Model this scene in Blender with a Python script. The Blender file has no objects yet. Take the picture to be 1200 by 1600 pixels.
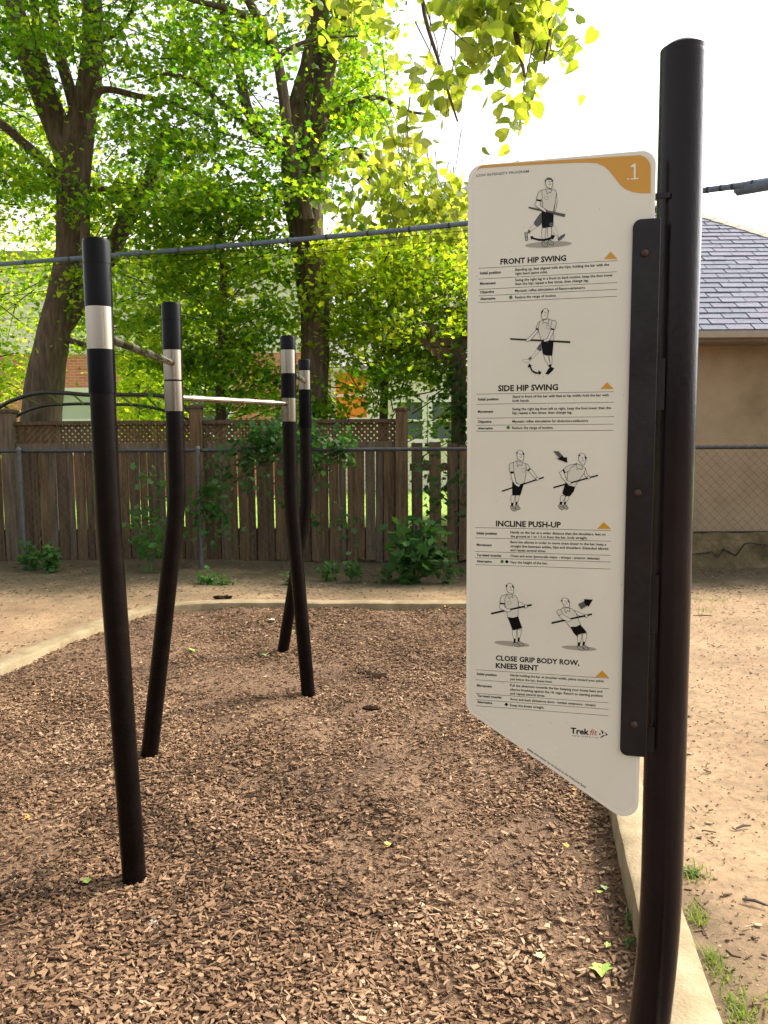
import bpy, math, random
import numpy as np
from mathutils import Vector, Matrix, Euler

SC = bpy.context.scene
COL = SC.collection
R = math.radians
rnd = random.Random(7)
rng = np.random.default_rng(11)

# ------------------------------------------------------------------ camera
CAM_H, F = 1.70, 1222.0                     # metres, focal length in 1200x1600 pixels
cd = bpy.data.cameras.new('camera'); cam = bpy.data.objects.new('camera', cd); COL.objects.link(cam)
cd.sensor_fit = 'VERTICAL'; cd.sensor_height = 36.0; cd.lens = 36.0 * F / 1600.0
cd.clip_start = 0.05; cd.clip_end = 2000
CR = Matrix.Rotation(R(90 - 5.84), 3, 'X') @ Matrix.Rotation(R(-0.4), 3, 'Z')
cam.matrix_world = Matrix.Translation((0, 0, CAM_H)) @ CR.to_4x4()
SC.camera = cam
SC.render.resolution_x, SC.render.resolution_y = 768, 1024

# ------------------------------------------------------------------ world, sun, exposure
SUN_EL, SUN_AZ = 42.0, 68.0                 # degrees; azimuth from +Y towards +X (hazy sun over the garage, to the right)
w = bpy.data.worlds.new('World'); SC.world = w; w.use_nodes = True
nt = w.node_tree; nt.nodes.clear()
sky = nt.nodes.new('ShaderNodeTexSky'); sky.sky_type = 'NISHITA'; sky.sun_disc = False
sky.sun_elevation = R(SUN_EL); sky.sun_rotation = R(SUN_AZ)
sky.air_density = 1.0; sky.dust_density = 6.0; sky.ozone_density = 0.6
hs = nt.nodes.new('ShaderNodeHueSaturation'); hs.inputs['Saturation'].default_value = 0.12
bg = nt.nodes.new('ShaderNodeBackground'); bg.inputs['Strength'].default_value = 0.15
wo = nt.nodes.new('ShaderNodeOutputWorld')
nt.links.new(sky.outputs[0], hs.inputs['Color']); nt.links.new(hs.outputs[0], bg.inputs[0]); nt.links.new(bg.outputs[0], wo.inputs[0])
sd = bpy.data.lights.new('sun', 'SUN'); sun = bpy.data.objects.new('sun', sd); COL.objects.link(sun)
sd.energy = 2.8; sd.angle = R(11); sd.color = (1.0, 0.87, 0.68)
sv = Vector((math.sin(R(SUN_AZ)) * math.cos(R(SUN_EL)), math.cos(R(SUN_AZ)) * math.cos(R(SUN_EL)), math.sin(R(SUN_EL))))
sun.rotation_euler = sv.to_track_quat('Z', 'Y').to_euler(); sun.location = (20, 8, 18)
SC.view_settings.view_transform = 'Standard'; SC.view_settings.look = 'None'
SC.view_settings.exposure = 1.5; SC.view_settings.gamma = 1.0; SC.view_settings.use_curve_mapping = False

# ------------------------------------------------------------------ helpers
def ray(px, py): return CR @ Vector(((px - 600) / F, -(py - 800) / F, -1.0))
def P(px, py, Y):
    d = ray(px, py); return Vector((0, 0, CAM_H)) + d * (Y / d.y)
def G(px, py, z=0.0):
    d = ray(px, py); return Vector((0, 0, CAM_H)) + d * ((z - CAM_H) / d.z)
def sm(a, b, x):
    t = np.clip((x - a) / (b - a), 0, 1); return t * t * (3 - 2 * t)

def nodes(name):
    m = bpy.data.materials.new(name); m.use_nodes = True
    n = m.node_tree.nodes; b = n['Principled BSDF']
    return m, n, m.node_tree.links, b
def ramp(n, stops):
    r = n.new('ShaderNodeValToRGB'); e = r.color_ramp.elements
    while len(e) < len(stops): e.new(0.5)
    for i, (p, c) in enumerate(stops): e[i].position = p; e[i].color = (*c, 1)
    return r
def mat(name, stops, rough=0.8, scale=8, detail=6, bump=0.0, bscale=None, metal=0.0, stretch=(1, 1, 1), coat=0.0, rvar=0.0, spec=0.5):
    m, n, l, b = nodes(name)
    tc = n.new('ShaderNodeTexCoord'); mp = n.new('ShaderNodeMapping'); mp.inputs['Scale'].default_value = stretch
    l.new(tc.outputs['Object'], mp.inputs[0])
    nz = n.new('ShaderNodeTexNoise'); nz.inputs['Scale'].default_value = scale; nz.inputs['Detail'].default_value = detail
    nz.inputs['Roughness'].default_value = 0.65
    l.new(mp.outputs[0], nz.inputs['Vector'])
    if len(stops) == 1: b.inputs['Base Color'].default_value = (*stops[0], 1)
    else:
        k = len(stops) - 1
        r = ramp(n, [(0.3 + 0.4 * i / k, c) for i, c in enumerate(stops)]); l.new(nz.outputs['Fac'], r.inputs[0]); l.new(r.outputs[0], b.inputs['Base Color'])
    b.inputs['Roughness'].default_value = rough; b.inputs['Metallic'].default_value = metal
    b.inputs['Coat Weight'].default_value = coat; b.inputs['Specular IOR Level'].default_value = spec
    if rvar:
        mr = n.new('ShaderNodeMapRange'); mr.inputs[3].default_value = rough - rvar; mr.inputs[4].default_value = rough + rvar
        l.new(nz.outputs['Fac'], mr.inputs[0]); l.new(mr.outputs[0], b.inputs['Roughness'])
    if bump:
        nb = n.new('ShaderNodeTexNoise'); nb.inputs['Scale'].default_value = bscale or scale * 3; nb.inputs['Detail'].default_value = 5
        l.new(mp.outputs[0], nb.inputs['Vector'])
        bp = n.new('ShaderNodeBump'); bp.inputs['Strength'].default_value = bump; bp.inputs['Distance'].default_value = 0.02
        l.new(nb.outputs['Fac'], bp.inputs['Height']); l.new(bp.outputs[0], b.inputs['Normal'])
    return m
def tone_mat(name, stops, rough=0.85, transl=None, tw=0.5, spec=0.3):
    """colour by the per-face 'tone' of each chip or leaf"""
    m, n, l, b = nodes(name)
    a = n.new('ShaderNodeAttribute'); a.attribute_name = 'tone'
    k = len(stops) - 1
    r = ramp(n, [(i / k, c) for i, c in enumerate(stops)]); l.new(a.outputs['Fac'], r.inputs[0])
    l.new(r.outputs[0], b.inputs['Base Color']); b.inputs['Roughness'].default_value = rough; b.inputs['Specular IOR Level'].default_value = spec
    if transl:
        r2 = ramp(n, [(i / (len(transl) - 1), c) for i, c in enumerate(transl)]); l.new(a.outputs['Fac'], r2.inputs[0])
        t = n.new('ShaderNodeBsdfTranslucent'); l.new(r2.outputs[0], t.inputs['Color'])
        mx = n.new('ShaderNodeMixShader'); mx.inputs[0].default_value = tw
        l.new(b.outputs[0], mx.inputs[1]); l.new(t.outputs[0], mx.inputs[2]); l.new(mx.outputs[0], n['Material Output'].inputs['Surface'])
    return m
def plain(name, c, rough=0.6, metal=0.0, spec=0.5):
    m, n, l, b = nodes(name)
    b.inputs['Base Color'].default_value = (*c, 1); b.inputs['Roughness'].default_value = rough; b.inputs['Metallic'].default_value = metal
    b.inputs['Specular IOR Level'].default_value = spec
    return m

ORG = {}
class MB:
    def __init__(s): s.v = []; s.f = []; s.m = []
    def add(s, v, f, mi=0):
        k = len(s.v); s.v += [tuple(x) for x in v]; s.f += [tuple(i + k for i in q) for q in f]; s.m += [mi] * len(f); return s
    def box(s, c, d, mi=0, rz=0.0, jit=0.0):
        hx, hy, hz = d[0] / 2, d[1] / 2, d[2] / 2; co, si = math.cos(rz), math.sin(rz); v = []
        for z in (-hz, hz):
            for (x, y) in ((-hx, -hy), (hx, -hy), (hx, hy), (-hx, hy)):
                x += rnd.uniform(-jit, jit); y += rnd.uniform(-jit, jit)
                v.append((c[0] + x * co - y * si, c[1] + x * si + y * co, c[2] + z + rnd.uniform(-jit, jit)))
        return s.add(v, [(3, 2, 1, 0), (4, 5, 6, 7), (0, 1, 5, 4), (1, 2, 6, 5), (2, 3, 7, 6), (3, 0, 4, 7)], mi)
    def bar(s, a, b, w, t, mi=0, up=(0, 0, 1)):
        """a square-edged bar from a to b"""
        a, b = Vector(a), Vector(b); d = (b - a).normalized(); u = Vector(up); x = d.cross(u)
        if x.length < 1e-4: x = d.cross(Vector((0, 1, 0)))
        x.normalize(); y = x.cross(d).normalized(); v = []
        for p in (a, b):
            for (i, j) in ((-1, -1), (1, -1), (1, 1), (-1, 1)): v.append(p + x * (i * w / 2) + y * (j * t / 2))
        return s.add(v, [(0, 1, 2, 3), (7, 6, 5, 4), (0, 4, 5, 1), (1, 5, 6, 2), (2, 6, 7, 3), (3, 7, 4, 0)], mi)
    def tube(s, pts, rad, n=10, cap=True, mi=0, wob=0.0, closed=False):
        pts = [Vector(p) for p in pts]
        if not isinstance(rad, (list, tuple)): rad = [rad] * len(pts)
        k0 = len(s.v); prev = None
        for i, p in enumerate(pts):
            a, b = pts[max(i - 1, 0)], pts[min(i + 1, len(pts) - 1)]
            d = (b - a).normalized()
            if prev is None:
                x = d.cross(Vector((0, 1, 0.01)))
                if x.length < 0.05: x = d.cross(Vector((1, 0, 0)))
            else: x = prev - d * prev.dot(d)
            x.normalize(); prev = x; y = d.cross(x)
            for j in range(n):
                t = 2 * math.pi * j / n; r = rad[i] * (1 + (rnd.uniform(-wob, wob) if wob else 0))
                s.v.append(tuple(p + x * (math.cos(t) * r) + y * (math.sin(t) * r)))
        for i in range(len(pts) - 1):
            for j in range(n):
                a = k0 + i * n + j; b = k0 + i * n + (j + 1) % n
                s.f.append((a, b, b + n, a + n)); s.m.append(mi)
        if cap:
            s.f.append(tuple(k0 + j for j in reversed(range(n)))); s.m.append(mi)
            s.f.append(tuple(k0 + (len(pts) - 1) * n + j for j in range(n))); s.m.append(mi)
        return s
    def prism(s, poly, depth, mi=0):
        """poly: list of 3D points, depth: offset vector"""
        n = len(poly); d = Vector(depth); v = [Vector(p) for p in poly]; v += [p + d for p in v]
        return s.add(v, [tuple(range(n)), tuple(range(2 * n - 1, n - 1, -1))] + [(i, n + i, n + (i + 1) % n, (i + 1) % n) for i in range(n)], mi)
    def mesh(s, name, mats, org=(0, 0, 0), smooth=False):
        me = bpy.data.meshes.new(name); o = Vector(org)
        me.from_pydata([tuple(Vector(v) - o) for v in s.v], [], s.f)
        for m in (mats if isinstance(mats, (list, tuple)) else [mats]): me.materials.append(m)
        me.polygons.foreach_set('material_index', s.m)
        if smooth: me.polygons.foreach_set('use_smooth', [True] * len(s.f))
        me.update(); return me
    def build(s, name, mats, parent=None, smooth=False, org=None, angle=40):
        root = parent
        while root is not None and root.parent is not None: root = root.parent
        o0 = ORG[root.name] if root is not None else Vector(org or (0, 0, 0))
        me = s.mesh(name, mats, o0, smooth)
        if smooth: me.set_sharp_from_angle(angle=R(angle))
        ob = bpy.data.objects.new(name, me); COL.objects.link(ob)
        if parent is None: ob.location = o0; ORG[ob.name] = o0
        else: ob.parent = parent
        return ob
def thing(name, label, cat, loc=(0, 0, 0), group=None):
    o = bpy.data.objects.new(name, None); COL.objects.link(o); o.location = loc; o.empty_display_size = 0.1
    ORG[o.name] = Vector(loc); o['label'] = label; o['category'] = cat
    if group: o['group'] = group
    return o
def tag(o, label=None, cat=None, group=None, kind=None):
    if label: o['label'] = label
    if cat: o['category'] = cat
    if group: o['group'] = group
    if kind: o['kind'] = kind
    return o
def copy_at(src, loc, parent, scale=(1, 1, 1), rot=None):
    c = src.copy(); COL.objects.link(c); c.parent = parent; c.location = loc; c.scale = scale
    if rot: c.rotation_euler = rot
    return c
def bulk(name, V, faces_per, tone, material, parent=None, org=None):
    """V (N,k,3) world points, faces_per: index tuples inside one piece, tone (N,): one mesh holding N pieces"""
    N, k, _ = V.shape
    root = parent
    while root is not None and root.parent is not None: root = root.parent
    o0 = ORG[root.name] if root is not None else Vector(org or (0, 0, 0))
    me = bpy.data.meshes.new(name)
    me.vertices.add(N * k); me.vertices.foreach_set('co', (V - np.array(o0)).astype(np.float32).ravel())
    sizes = np.array([len(f) for f in faces_per]); flat = np.concatenate([np.array(f) for f in faces_per])
    L = len(flat)
    me.loops.add(N * L); me.loops.foreach_set('vertex_index', (flat[None, :] + (np.arange(N) * k)[:, None]).astype(np.int32).ravel())
    st = np.concatenate([[0], np.cumsum(sizes)[:-1]])
    me.polygons.add(N * len(faces_per))
    me.polygons.foreach_set('loop_start', (st[None, :] + (np.arange(N) * L)[:, None]).astype(np.int32).ravel())
    me.polygons.foreach_set('loop_total', np.tile(sizes, N).astype(np.int32))
    a = me.attributes.new('tone', 'FLOAT', 'FACE'); a.data.foreach_set('value', np.repeat(tone, len(faces_per)).astype(np.float32))
    me.materials.append(material); me.polygons.foreach_set('use_smooth', [False] * (N * len(faces_per))); me.update(calc_edges=True); me.validate()
    ob = bpy.data.objects.new(name, me); COL.objects.link(ob)
    if parent is None: ob.location = o0
    else: ob.parent = parent
    return ob
def catmull(pts, n=6):
    pts = [Vector(p) for p in pts]; out = []
    for i in range(len(pts) - 1):
        p0, p1, p2, p3 = pts[max(i - 1, 0)], pts[i], pts[i + 1], pts[min(i + 2, len(pts) - 1)]
        for k in range(n):
            t = k / n
            out.append(0.5 * ((2 * p1) + (p2 - p0) * t + (2 * p0 - 5 * p1 + 4 * p2 - p3) * t * t + (3 * p1 - p0 - 3 * p2 + p3) * t ** 3))
    out.append(pts[-1]); return out

# ------------------------------------------------------------------ materials
M = {}
M['concrete'] = mat('concrete', [(0.115, 0.085, 0.042), (0.205, 0.158, 0.088), (0.275, 0.22, 0.135)], 0.9, 5, 9, 0.25, 90)
M['bark'] = mat('bark', [(0.032, 0.022, 0.013), (0.080, 0.057, 0.035), (0.145, 0.105, 0.068)], 0.95, 6, 8, 0.9, 14, stretch=(3, 3, 0.5))
M['twig'] = plain('twig_bark', (0.055, 0.042, 0.032), 0.9)
M['paint_dark'] = mat('bronze_black_paint', [(0.0026, 0.0018, 0.0017), (0.005, 0.0034, 0.003)], 0.26, 14, 4, 0.04, 160, rvar=0.06, spec=0.10)
M['gloss_black'] = mat('gloss_black_sleeve', [(0.003, 0.003, 0.0035), (0.005, 0.0045, 0.005)], 0.08, 10, 3, spec=0.09)
M['steel'] = mat('brushed_steel', [(0.27, 0.235, 0.185), (0.33, 0.29, 0.235)], 0.15, 12, 3, metal=1.0, stretch=(1, 1, 0.05))
M['galv'] = mat('galvanised_wire', [(0.05, 0.052, 0.056), (0.095, 0.1, 0.105)], 0.55, 20, 3, metal=0.3)
M['rail'] = mat('dull_rail', [(0.018, 0.021, 0.026), (0.05, 0.056, 0.066)], 0.6, 20, 3, metal=0.2)
M['fence'] = mat('weathered_fence_wood', [(0.030, 0.019, 0.0085), (0.070, 0.046, 0.022), (0.12, 0.082, 0.043)], 0.92, 5, 8, 0.5, 12, stretch=(6, 6, 0.5))
M['fence2'] = mat('weathered_fence_wood_brown', [(0.044, 0.026, 0.0105), (0.10, 0.062, 0.027), (0.165, 0.105, 0.05)], 0.92, 5, 8, 0.5, 12, stretch=(6, 6, 0.5))
M['fence3'] = mat('weathered_fence_wood_grey', [(0.045, 0.033, 0.020), (0.098, 0.074, 0.046), (0.155, 0.12, 0.078)], 0.92, 5, 8, 0.5, 12, stretch=(6, 6, 0.5))
M['stucco'] = mat('tan_stucco', [(0.19, 0.142, 0.082), (0.27, 0.207, 0.13), (0.315, 0.248, 0.162)], 0.95, 1.1, 9, 0.35, 70)
M['footing'] = mat('mossy_footing', [(0.06, 0.046, 0.016), (0.115, 0.088, 0.038), (0.19, 0.145, 0.075)], 0.95, 4, 8, 0.8, 14)
M['dark_line'] = plain('crack_and_shadow_line', (0.02, 0.016, 0.012), 1.0)  # near-black for the footing crack and the painted shadow line above it
M['trim'] = mat('eave_trim', [(0.22, 0.19, 0.14), (0.28, 0.245, 0.19)], 0.6, 5)
M['soffit'] = mat('soffit', [(0.16, 0.13, 0.10), (0.2, 0.165, 0.13)], 0.8, 5)
M['white_trim'] = plain('white_trim', (0.72, 0.70, 0.66), 0.6)
M['glass'] = plain('window_glass', (0.10, 0.12, 0.13), 0.08)
M['curtain'] = plain('pale_blind', (0.45, 0.48, 0.45), 0.7)
M['orange'] = mat('orange_lit_curtain', [(0.75, 0.22, 0.02), (0.85, 0.30, 0.03)], 0.5, 4)  # window pane colour; the look of a lit curtain is painted in
M['cable'] = mat('cable_sheath', [(0.07, 0.10, 0.16), (0.12, 0.165, 0.25)], 0.4, 20)
M['ladder'] = plain('black_tube', (0.012, 0.012, 0.014), 0.35)
M['stem'] = plain('green_stem', (0.09, 0.12, 0.04), 0.8)
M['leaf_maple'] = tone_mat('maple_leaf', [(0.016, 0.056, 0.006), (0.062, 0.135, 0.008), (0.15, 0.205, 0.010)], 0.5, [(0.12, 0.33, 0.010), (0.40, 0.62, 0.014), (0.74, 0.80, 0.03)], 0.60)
M['leaf_bass'] = tone_mat('basswood_leaf', [(0.05, 0.10, 0.012), (0.09, 0.15, 0.02), (0.12, 0.17, 0.03)], 0.55, [(0.30, 0.46, 0.02), (0.50, 0.60, 0.035), (0.68, 0.68, 0.09)], 0.55)
M['leaf_weed'] = tone_mat('weed_leaf', [(0.018, 0.06, 0.012), (0.035, 0.10, 0.02), (0.07, 0.15, 0.03)], 0.6, [(0.05, 0.16, 0.02), (0.1, 0.28, 0.03), (0.2, 0.4, 0.05)], 0.35)
M['leaf_fallen'] = tone_mat('fallen_leaf', [(0.30, 0.36, 0.10), (0.42, 0.48, 0.22), (0.55, 0.25, 0.03)], 0.7)
M['chips'] = tone_mat('wood_chips', [(0.021, 0.011, 0.005), (0.085, 0.046, 0.023), (0.158, 0.092, 0.050), (0.228, 0.143, 0.083), (0.34, 0.24, 0.15)], 0.9)
M['litter'] = tone_mat('dry_litter', [(0.03, 0.018, 0.01), (0.09, 0.055, 0.03), (0.19, 0.125, 0.07), (0.36, 0.27, 0.17)], 0.9)

def soil_mat():
    m, n, l, b = nodes('bed_soil')
    tc = n.new('ShaderNodeTexCoord')
    a = n.new('ShaderNodeTexNoise'); a.inputs['Scale'].default_value = 2.2; a.inputs['Detail'].default_value = 8
    c = n.new('ShaderNodeTexNoise'); c.inputs['Scale'].default_value = 60; c.inputs['Detail'].default_value = 6
    l.new(tc.outputs['Object'], a.inputs['Vector']); l.new(tc.outputs['Object'], c.inputs['Vector'])
    r = ramp(n, [(0.3, (0.074, 0.039, 0.0185)), (0.5, (0.122, 0.068, 0.034)), (0.7, (0.17, 0.10, 0.054))]); l.new(a.outputs['Fac'], r.inputs[0])
    r2 = ramp(n, [(0.3, (0.55, 0.55, 0.55)), (0.7, (1.15, 1.15, 1.15))]); l.new(c.outputs['Fac'], r2.inputs[0])
    mx = n.new('ShaderNodeMix'); mx.data_type = 'RGBA'; mx.blend_type = 'MULTIPLY'; mx.inputs[0].default_value = 1
    l.new(r.outputs[0], mx.inputs[6]); l.new(r2.outputs[0], mx.inputs[7]); l.new(mx.outputs[2], b.inputs['Base Color'])
    b.inputs['Roughness'].default_value = 0.95
    bp = n.new('ShaderNodeBump'); bp.inputs['Strength'].default_value = 0.9; bp.inputs['Distance'].default_value = 0.02
    l.new(c.outputs['Fac'], bp.inputs['Height']); l.new(bp.outputs[0], b.inputs['Normal'])
    return m
M['soil'] = soil_mat()
def dirt_mat():
    m, n, l, b = nodes('trodden_dirt')
    tc = n.new('ShaderNodeTexCoord'); sp = n.new('ShaderNodeSeparateXYZ'); l.new(tc.outputs['Object'], sp.inputs[0])
    def nz(s, d=8, ro=0.6):
        t = n.new('ShaderNodeTexNoise'); t.inputs['Scale'].default_value = s; t.inputs['Detail'].default_value = d; t.inputs['Roughness'].default_value = ro
        l.new(tc.outputs['Object'], t.inputs['Vector']); return t
    a, c, g = nz(1.1), nz(26, 8, 0.75), nz(3.2, 9, 0.7)
    r = ramp(n, [(0.32, (0.150, 0.092, 0.046)), (0.5, (0.215, 0.139, 0.074)), (0.68, (0.28, 0.19, 0.105))]); l.new(a.outputs['Fac'], r.inputs[0])
    r2 = ramp(n, [(0.3, (0.50, 0.47, 0.44)), (0.52, (0.95, 0.95, 0.95)), (0.72, (1.18, 1.17, 1.14))]); l.new(c.outputs['Fac'], r2.inputs[0])
    mx = n.new('ShaderNodeMix'); mx.data_type = 'RGBA'; mx.blend_type = 'MULTIPLY'; mx.inputs[0].default_value = 1
    # damp, darker soil close to the right-hand kerb
    xr = n.new('ShaderNodeMapRange'); xr.inputs[1].default_value = 1.55; xr.inputs[2].default_value = 0.95; l.new(sp.outputs[0], xr.inputs[0])
    y3 = n.new('ShaderNodeMapRange'); y3.inputs[1].default_value = 3.6; y3.inputs[2].default_value = 2.4; l.new(sp.outputs[1], y3.inputs[0])
    x2 = n.new('ShaderNodeMath'); x2.operation = 'MULTIPLY'; l.new(xr.outputs[0], x2.inputs[0]); l.new(y3.outputs[0], x2.inputs[1])
    ng = n.new('ShaderNodeMath'); ng.operation = 'MULTIPLY_ADD'; ng.inputs[1].default_value = 1.6; ng.inputs[2].default_value = -0.8; l.new(g.outputs['Fac'], ng.inputs[0])
    x4 = n.new('ShaderNodeMath'); x4.operation = 'ADD'; x4.use_clamp = True; l.new(x2.outputs[0], x4.inputs[0]); l.new(ng.outputs[0], x4.inputs[1])
    x3 = n.new('ShaderNodeMath'); x3.operation = 'MULTIPLY'; l.new(x4.outputs[0], x3.inputs[0]); l.new(x2.outputs[0], x3.inputs[1])
    md = n.new('ShaderNodeMix'); md.data_type = 'RGBA'; l.new(x3.outputs[0], md.inputs[0]); l.new(r.outputs[0], md.inputs[6]); md.inputs[7].default_value = (0.105, 0.066, 0.034, 1)
    l.new(md.outputs[2], mx.inputs[6]); l.new(r2.outputs[0], mx.inputs[7])
    # litter-stained, mossy soil along the fence
    yr = n.new('ShaderNodeMapRange'); yr.inputs[1].default_value = 7.0; yr.inputs[2].default_value = 8.4; l.new(sp.outputs[1], yr.inputs[0])
    ad = n.new('ShaderNodeMath'); ad.operation = 'MULTIPLY_ADD'; ad.inputs[1].default_value = 2.4; ad.inputs[2].default_value = -1.2; l.new(g.outputs['Fac'], ad.inputs[0])
    s2 = n.new('ShaderNodeMath'); s2.operation = 'ADD'; s2.use_clamp = True; l.new(yr.outputs[0], s2.inputs[0]); l.new(ad.outputs[0], s2.inputs[1])
    r3 = ramp(n, [(0.35, (0.032, 0.036, 0.008)), (0.5, (0.065, 0.05, 0.02)), (0.62, (0.088, 0.056, 0.03))]); l.new(c.outputs['Fac'], r3.inputs[0])
    m2 = n.new('ShaderNodeMix'); m2.data_type = 'RGBA'; l.new(s2.outputs[0], m2.inputs[0]); l.new(mx.outputs[2], m2.inputs[6]); l.new(r3.outputs[0], m2.inputs[7])
    l.new(m2.outputs[2], b.inputs['Base Color']); b.inputs['Roughness'].default_value = 0.95
    bp = n.new('ShaderNodeBump'); bp.inputs['Strength'].default_value = 0.5; bp.inputs['Distance'].default_value = 0.02
    l.new(c.outputs['Fac'], bp.inputs['Height']); l.new(bp.outputs[0], b.inputs['Normal'])
    return m
M['dirt'] = dirt_mat()
def brick_mat():
    m, n, l, b = nodes('red_brick')
    tc = n.new('ShaderNodeTexCoord'); mp = n.new('ShaderNodeMapping'); mp.inputs['Rotation'].default_value = (R(90), 0, 0)
    l.new(tc.outputs['Object'], mp.inputs[0])
    t = n.new('ShaderNodeTexBrick'); t.inputs['Scale'].default_value = 1.0; t.inputs['Brick Width'].default_value = 0.21; t.inputs['Row Height'].default_value = 0.07
    t.inputs['Mortar Size'].default_value = 0.006
    t.inputs['Color1'].default_value = (0.50, 0.14, 0.085, 1); t.inputs['Color2'].default_value = (0.60, 0.21, 0.14, 1); t.inputs['Mortar'].default_value = (0.5, 0.42, 0.36, 1)
    l.new(mp.outputs[0], t.inputs['Vector']); l.new(t.outputs['Color'], b.inputs['Base Color']); b.inputs['Roughness'].default_value = 0.9
    return m
M['brick'] = brick_mat()
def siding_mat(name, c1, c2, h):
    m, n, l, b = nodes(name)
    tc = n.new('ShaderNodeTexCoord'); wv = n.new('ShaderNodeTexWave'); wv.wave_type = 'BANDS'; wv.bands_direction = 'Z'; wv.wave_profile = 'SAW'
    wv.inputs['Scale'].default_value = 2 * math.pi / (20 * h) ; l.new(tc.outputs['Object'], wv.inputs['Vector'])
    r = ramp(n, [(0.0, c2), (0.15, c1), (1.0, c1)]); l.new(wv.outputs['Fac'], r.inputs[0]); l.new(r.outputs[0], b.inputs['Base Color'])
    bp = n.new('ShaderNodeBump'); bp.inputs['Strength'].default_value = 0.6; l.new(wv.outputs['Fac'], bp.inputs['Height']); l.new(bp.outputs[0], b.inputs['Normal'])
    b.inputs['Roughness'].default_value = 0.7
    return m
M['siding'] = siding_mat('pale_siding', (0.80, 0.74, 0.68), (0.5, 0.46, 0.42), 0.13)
M['farroof'] = mat('far_roof_shingles', [(0.42, 0.40, 0.41), (0.54, 0.51, 0.50)], 0.9, 10, 6)

# ------------------------------------------------------------------ ground, bed, kerb
def hg(x, y):
    return 0.10 + 0.008 * np.sin(x * 2.1 + 0.7 * y) + 0.007 * np.sin(y * 3.3 - x) + 0.004 * np.sin(x * 9.1) * np.sin(y * 7.7) - 0.09 * sm(7.5, 8.8, y) * sm(-3.2, 0.8, x)
def hb(x, y):
    v = 0.012 * np.sin(x * 3.1 + 1.2) * np.sin(y * 2.3) + 0.009 * np.sin(x * 6.7 + y * 4.1) + 0.006 * np.sin(x * 12.3 - y * 9.7)
    xl = -3.2 + (y - 3.0) * 0.224                  # mulch lies heaped against the left and far kerb
    return v + 0.062 * np.maximum(sm(6.35, 7.1, y), 1 - sm(0.1, 0.75, x - xl))
KC = [(0.85, 2.1), (0.91, 2.45), (1.03, 3.1), (1.2, 4.0), (1.4, 5.0), (1.55, 5.9), (1.6, 6.5), (1.5, 6.95), (1.2, 7.14), (0.75, 7.18), (-0.6, 7.24), (-1.45, 7.28), (-1.82, 7.24), (-2.15, 7.04), (-2.42, 6.45), (-2.57, 5.8), (-2.68, 5.32), (-2.85, 4.6), (-3.2, 3.0), (-3.6, 1.0), (-3.8, -0.5), (-3.6, -1.6), (-2.5, -2.1), (0.0, -2.2), (0.5, -1.9), (0.55, -0.5), (0.66, 0.9)]
def closed_loop(pts, n):
    L = len(pts); out = []
    for i in range(L):
        p0, p1, p2, p3 = [Vector((*pts[(i + k) % L], 0)) for k in (-1, 0, 1, 2)]
        for k in range(n):
            t = k / n
            out.append(0.5 * ((2 * p1) + (p2 - p0) * t + (2 * p0 - 5 * p1 + 4 * p2 - p3) * t * t + (3 * p1 - p0 - 3 * p2 + p3) * t ** 3))
    return out
LOOP = closed_loop(KC, 6); NL = len(LOOP)
NORM = []
for i in range(NL):
    d = (LOOP[(i + 1) % NL] - LOOP[i - 1]).normalized(); NORM.append(Vector((d.y, -d.x, 0)))     # outward (loop runs anticlockwise)
KW = 0.078
def kerb():
    prof = [(-KW, -0.10), (-KW, 0.100), (-KW + 0.006, 0.114), (-KW + 0.018, 0.120), (KW - 0.018, 0.120), (KW - 0.006, 0.114), (KW, 0.10), (KW, -0.05)]
    mb = MB(); k = len(prof)
    for i in range(NL):
        j = rnd.uniform(-0.002, 0.002)
        for (o, z) in prof: mb.v.append(tuple(LOOP[i] + NORM[i] * (o + j) + Vector((0, 0, z + j + rnd.uniform(-0.0012, 0.0012)))))
    for i in range(NL):
        for q in range(k - 1):
            a, b = i * k + q, ((i + 1) % NL) * k + q
            mb.f.append((a, a + 1, b + 1, b)); mb.m.append(0)
    o = mb.build('concrete_kerb', M['concrete'], smooth=True, angle=30); tag(o, kind='structure')
kerb()
def ground():
    mb = MB(); offs = [KW - 0.004, 0.2, 0.35, 0.55, 0.8, 1.1, 1.5, 2.0, 2.6, 3.3, 4.5, 6.5, 10, 20, 60, 250, 900]
    cx, cy = -0.9, 2.8
    for k, o in enumerate(offs):
        for i in range(NL):
            base = LOOP[i] + NORM[i] * min(o, 0.2); rad = Vector((LOOP[i].x - cx, LOOP[i].y - cy, 0)).normalized()
            p = base + rad * max(o - 0.2, 0)
            z = float(hg(np.array(p.x), np.array(p.y))) if o < 30 else 0.05
            if k == 0: z = 0.104
            mb.v.append((p.x, p.y, z))
    for k in range(len(offs) - 1):
        for i in range(NL):
            a, b = k * NL + i, k * NL + (i + 1) % NL
            mb.f.append((a, a + NL, b + NL, b)); mb.m.append(0)
    tag(mb.build('ground', M['dirt'], smooth=True), kind='structure')
ground()
def lawn():
    mb = MB(); mb.add([(-40, 10.15, .125), (40, 10.15, .125), (40, 60, .125), (-40, 60, .125)], [(0, 1, 2, 3)])
    tag(mb.build('lawn', M['lawn']), kind='structure')
M['lawn'] = mat('backyard_lawn', [(0.10, 0.19, 0.02), (0.17, 0.28, 0.03), (0.24, 0.34, 0.05)], 0.9, 3, 8, 0.4, 60)
lawn()
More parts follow.
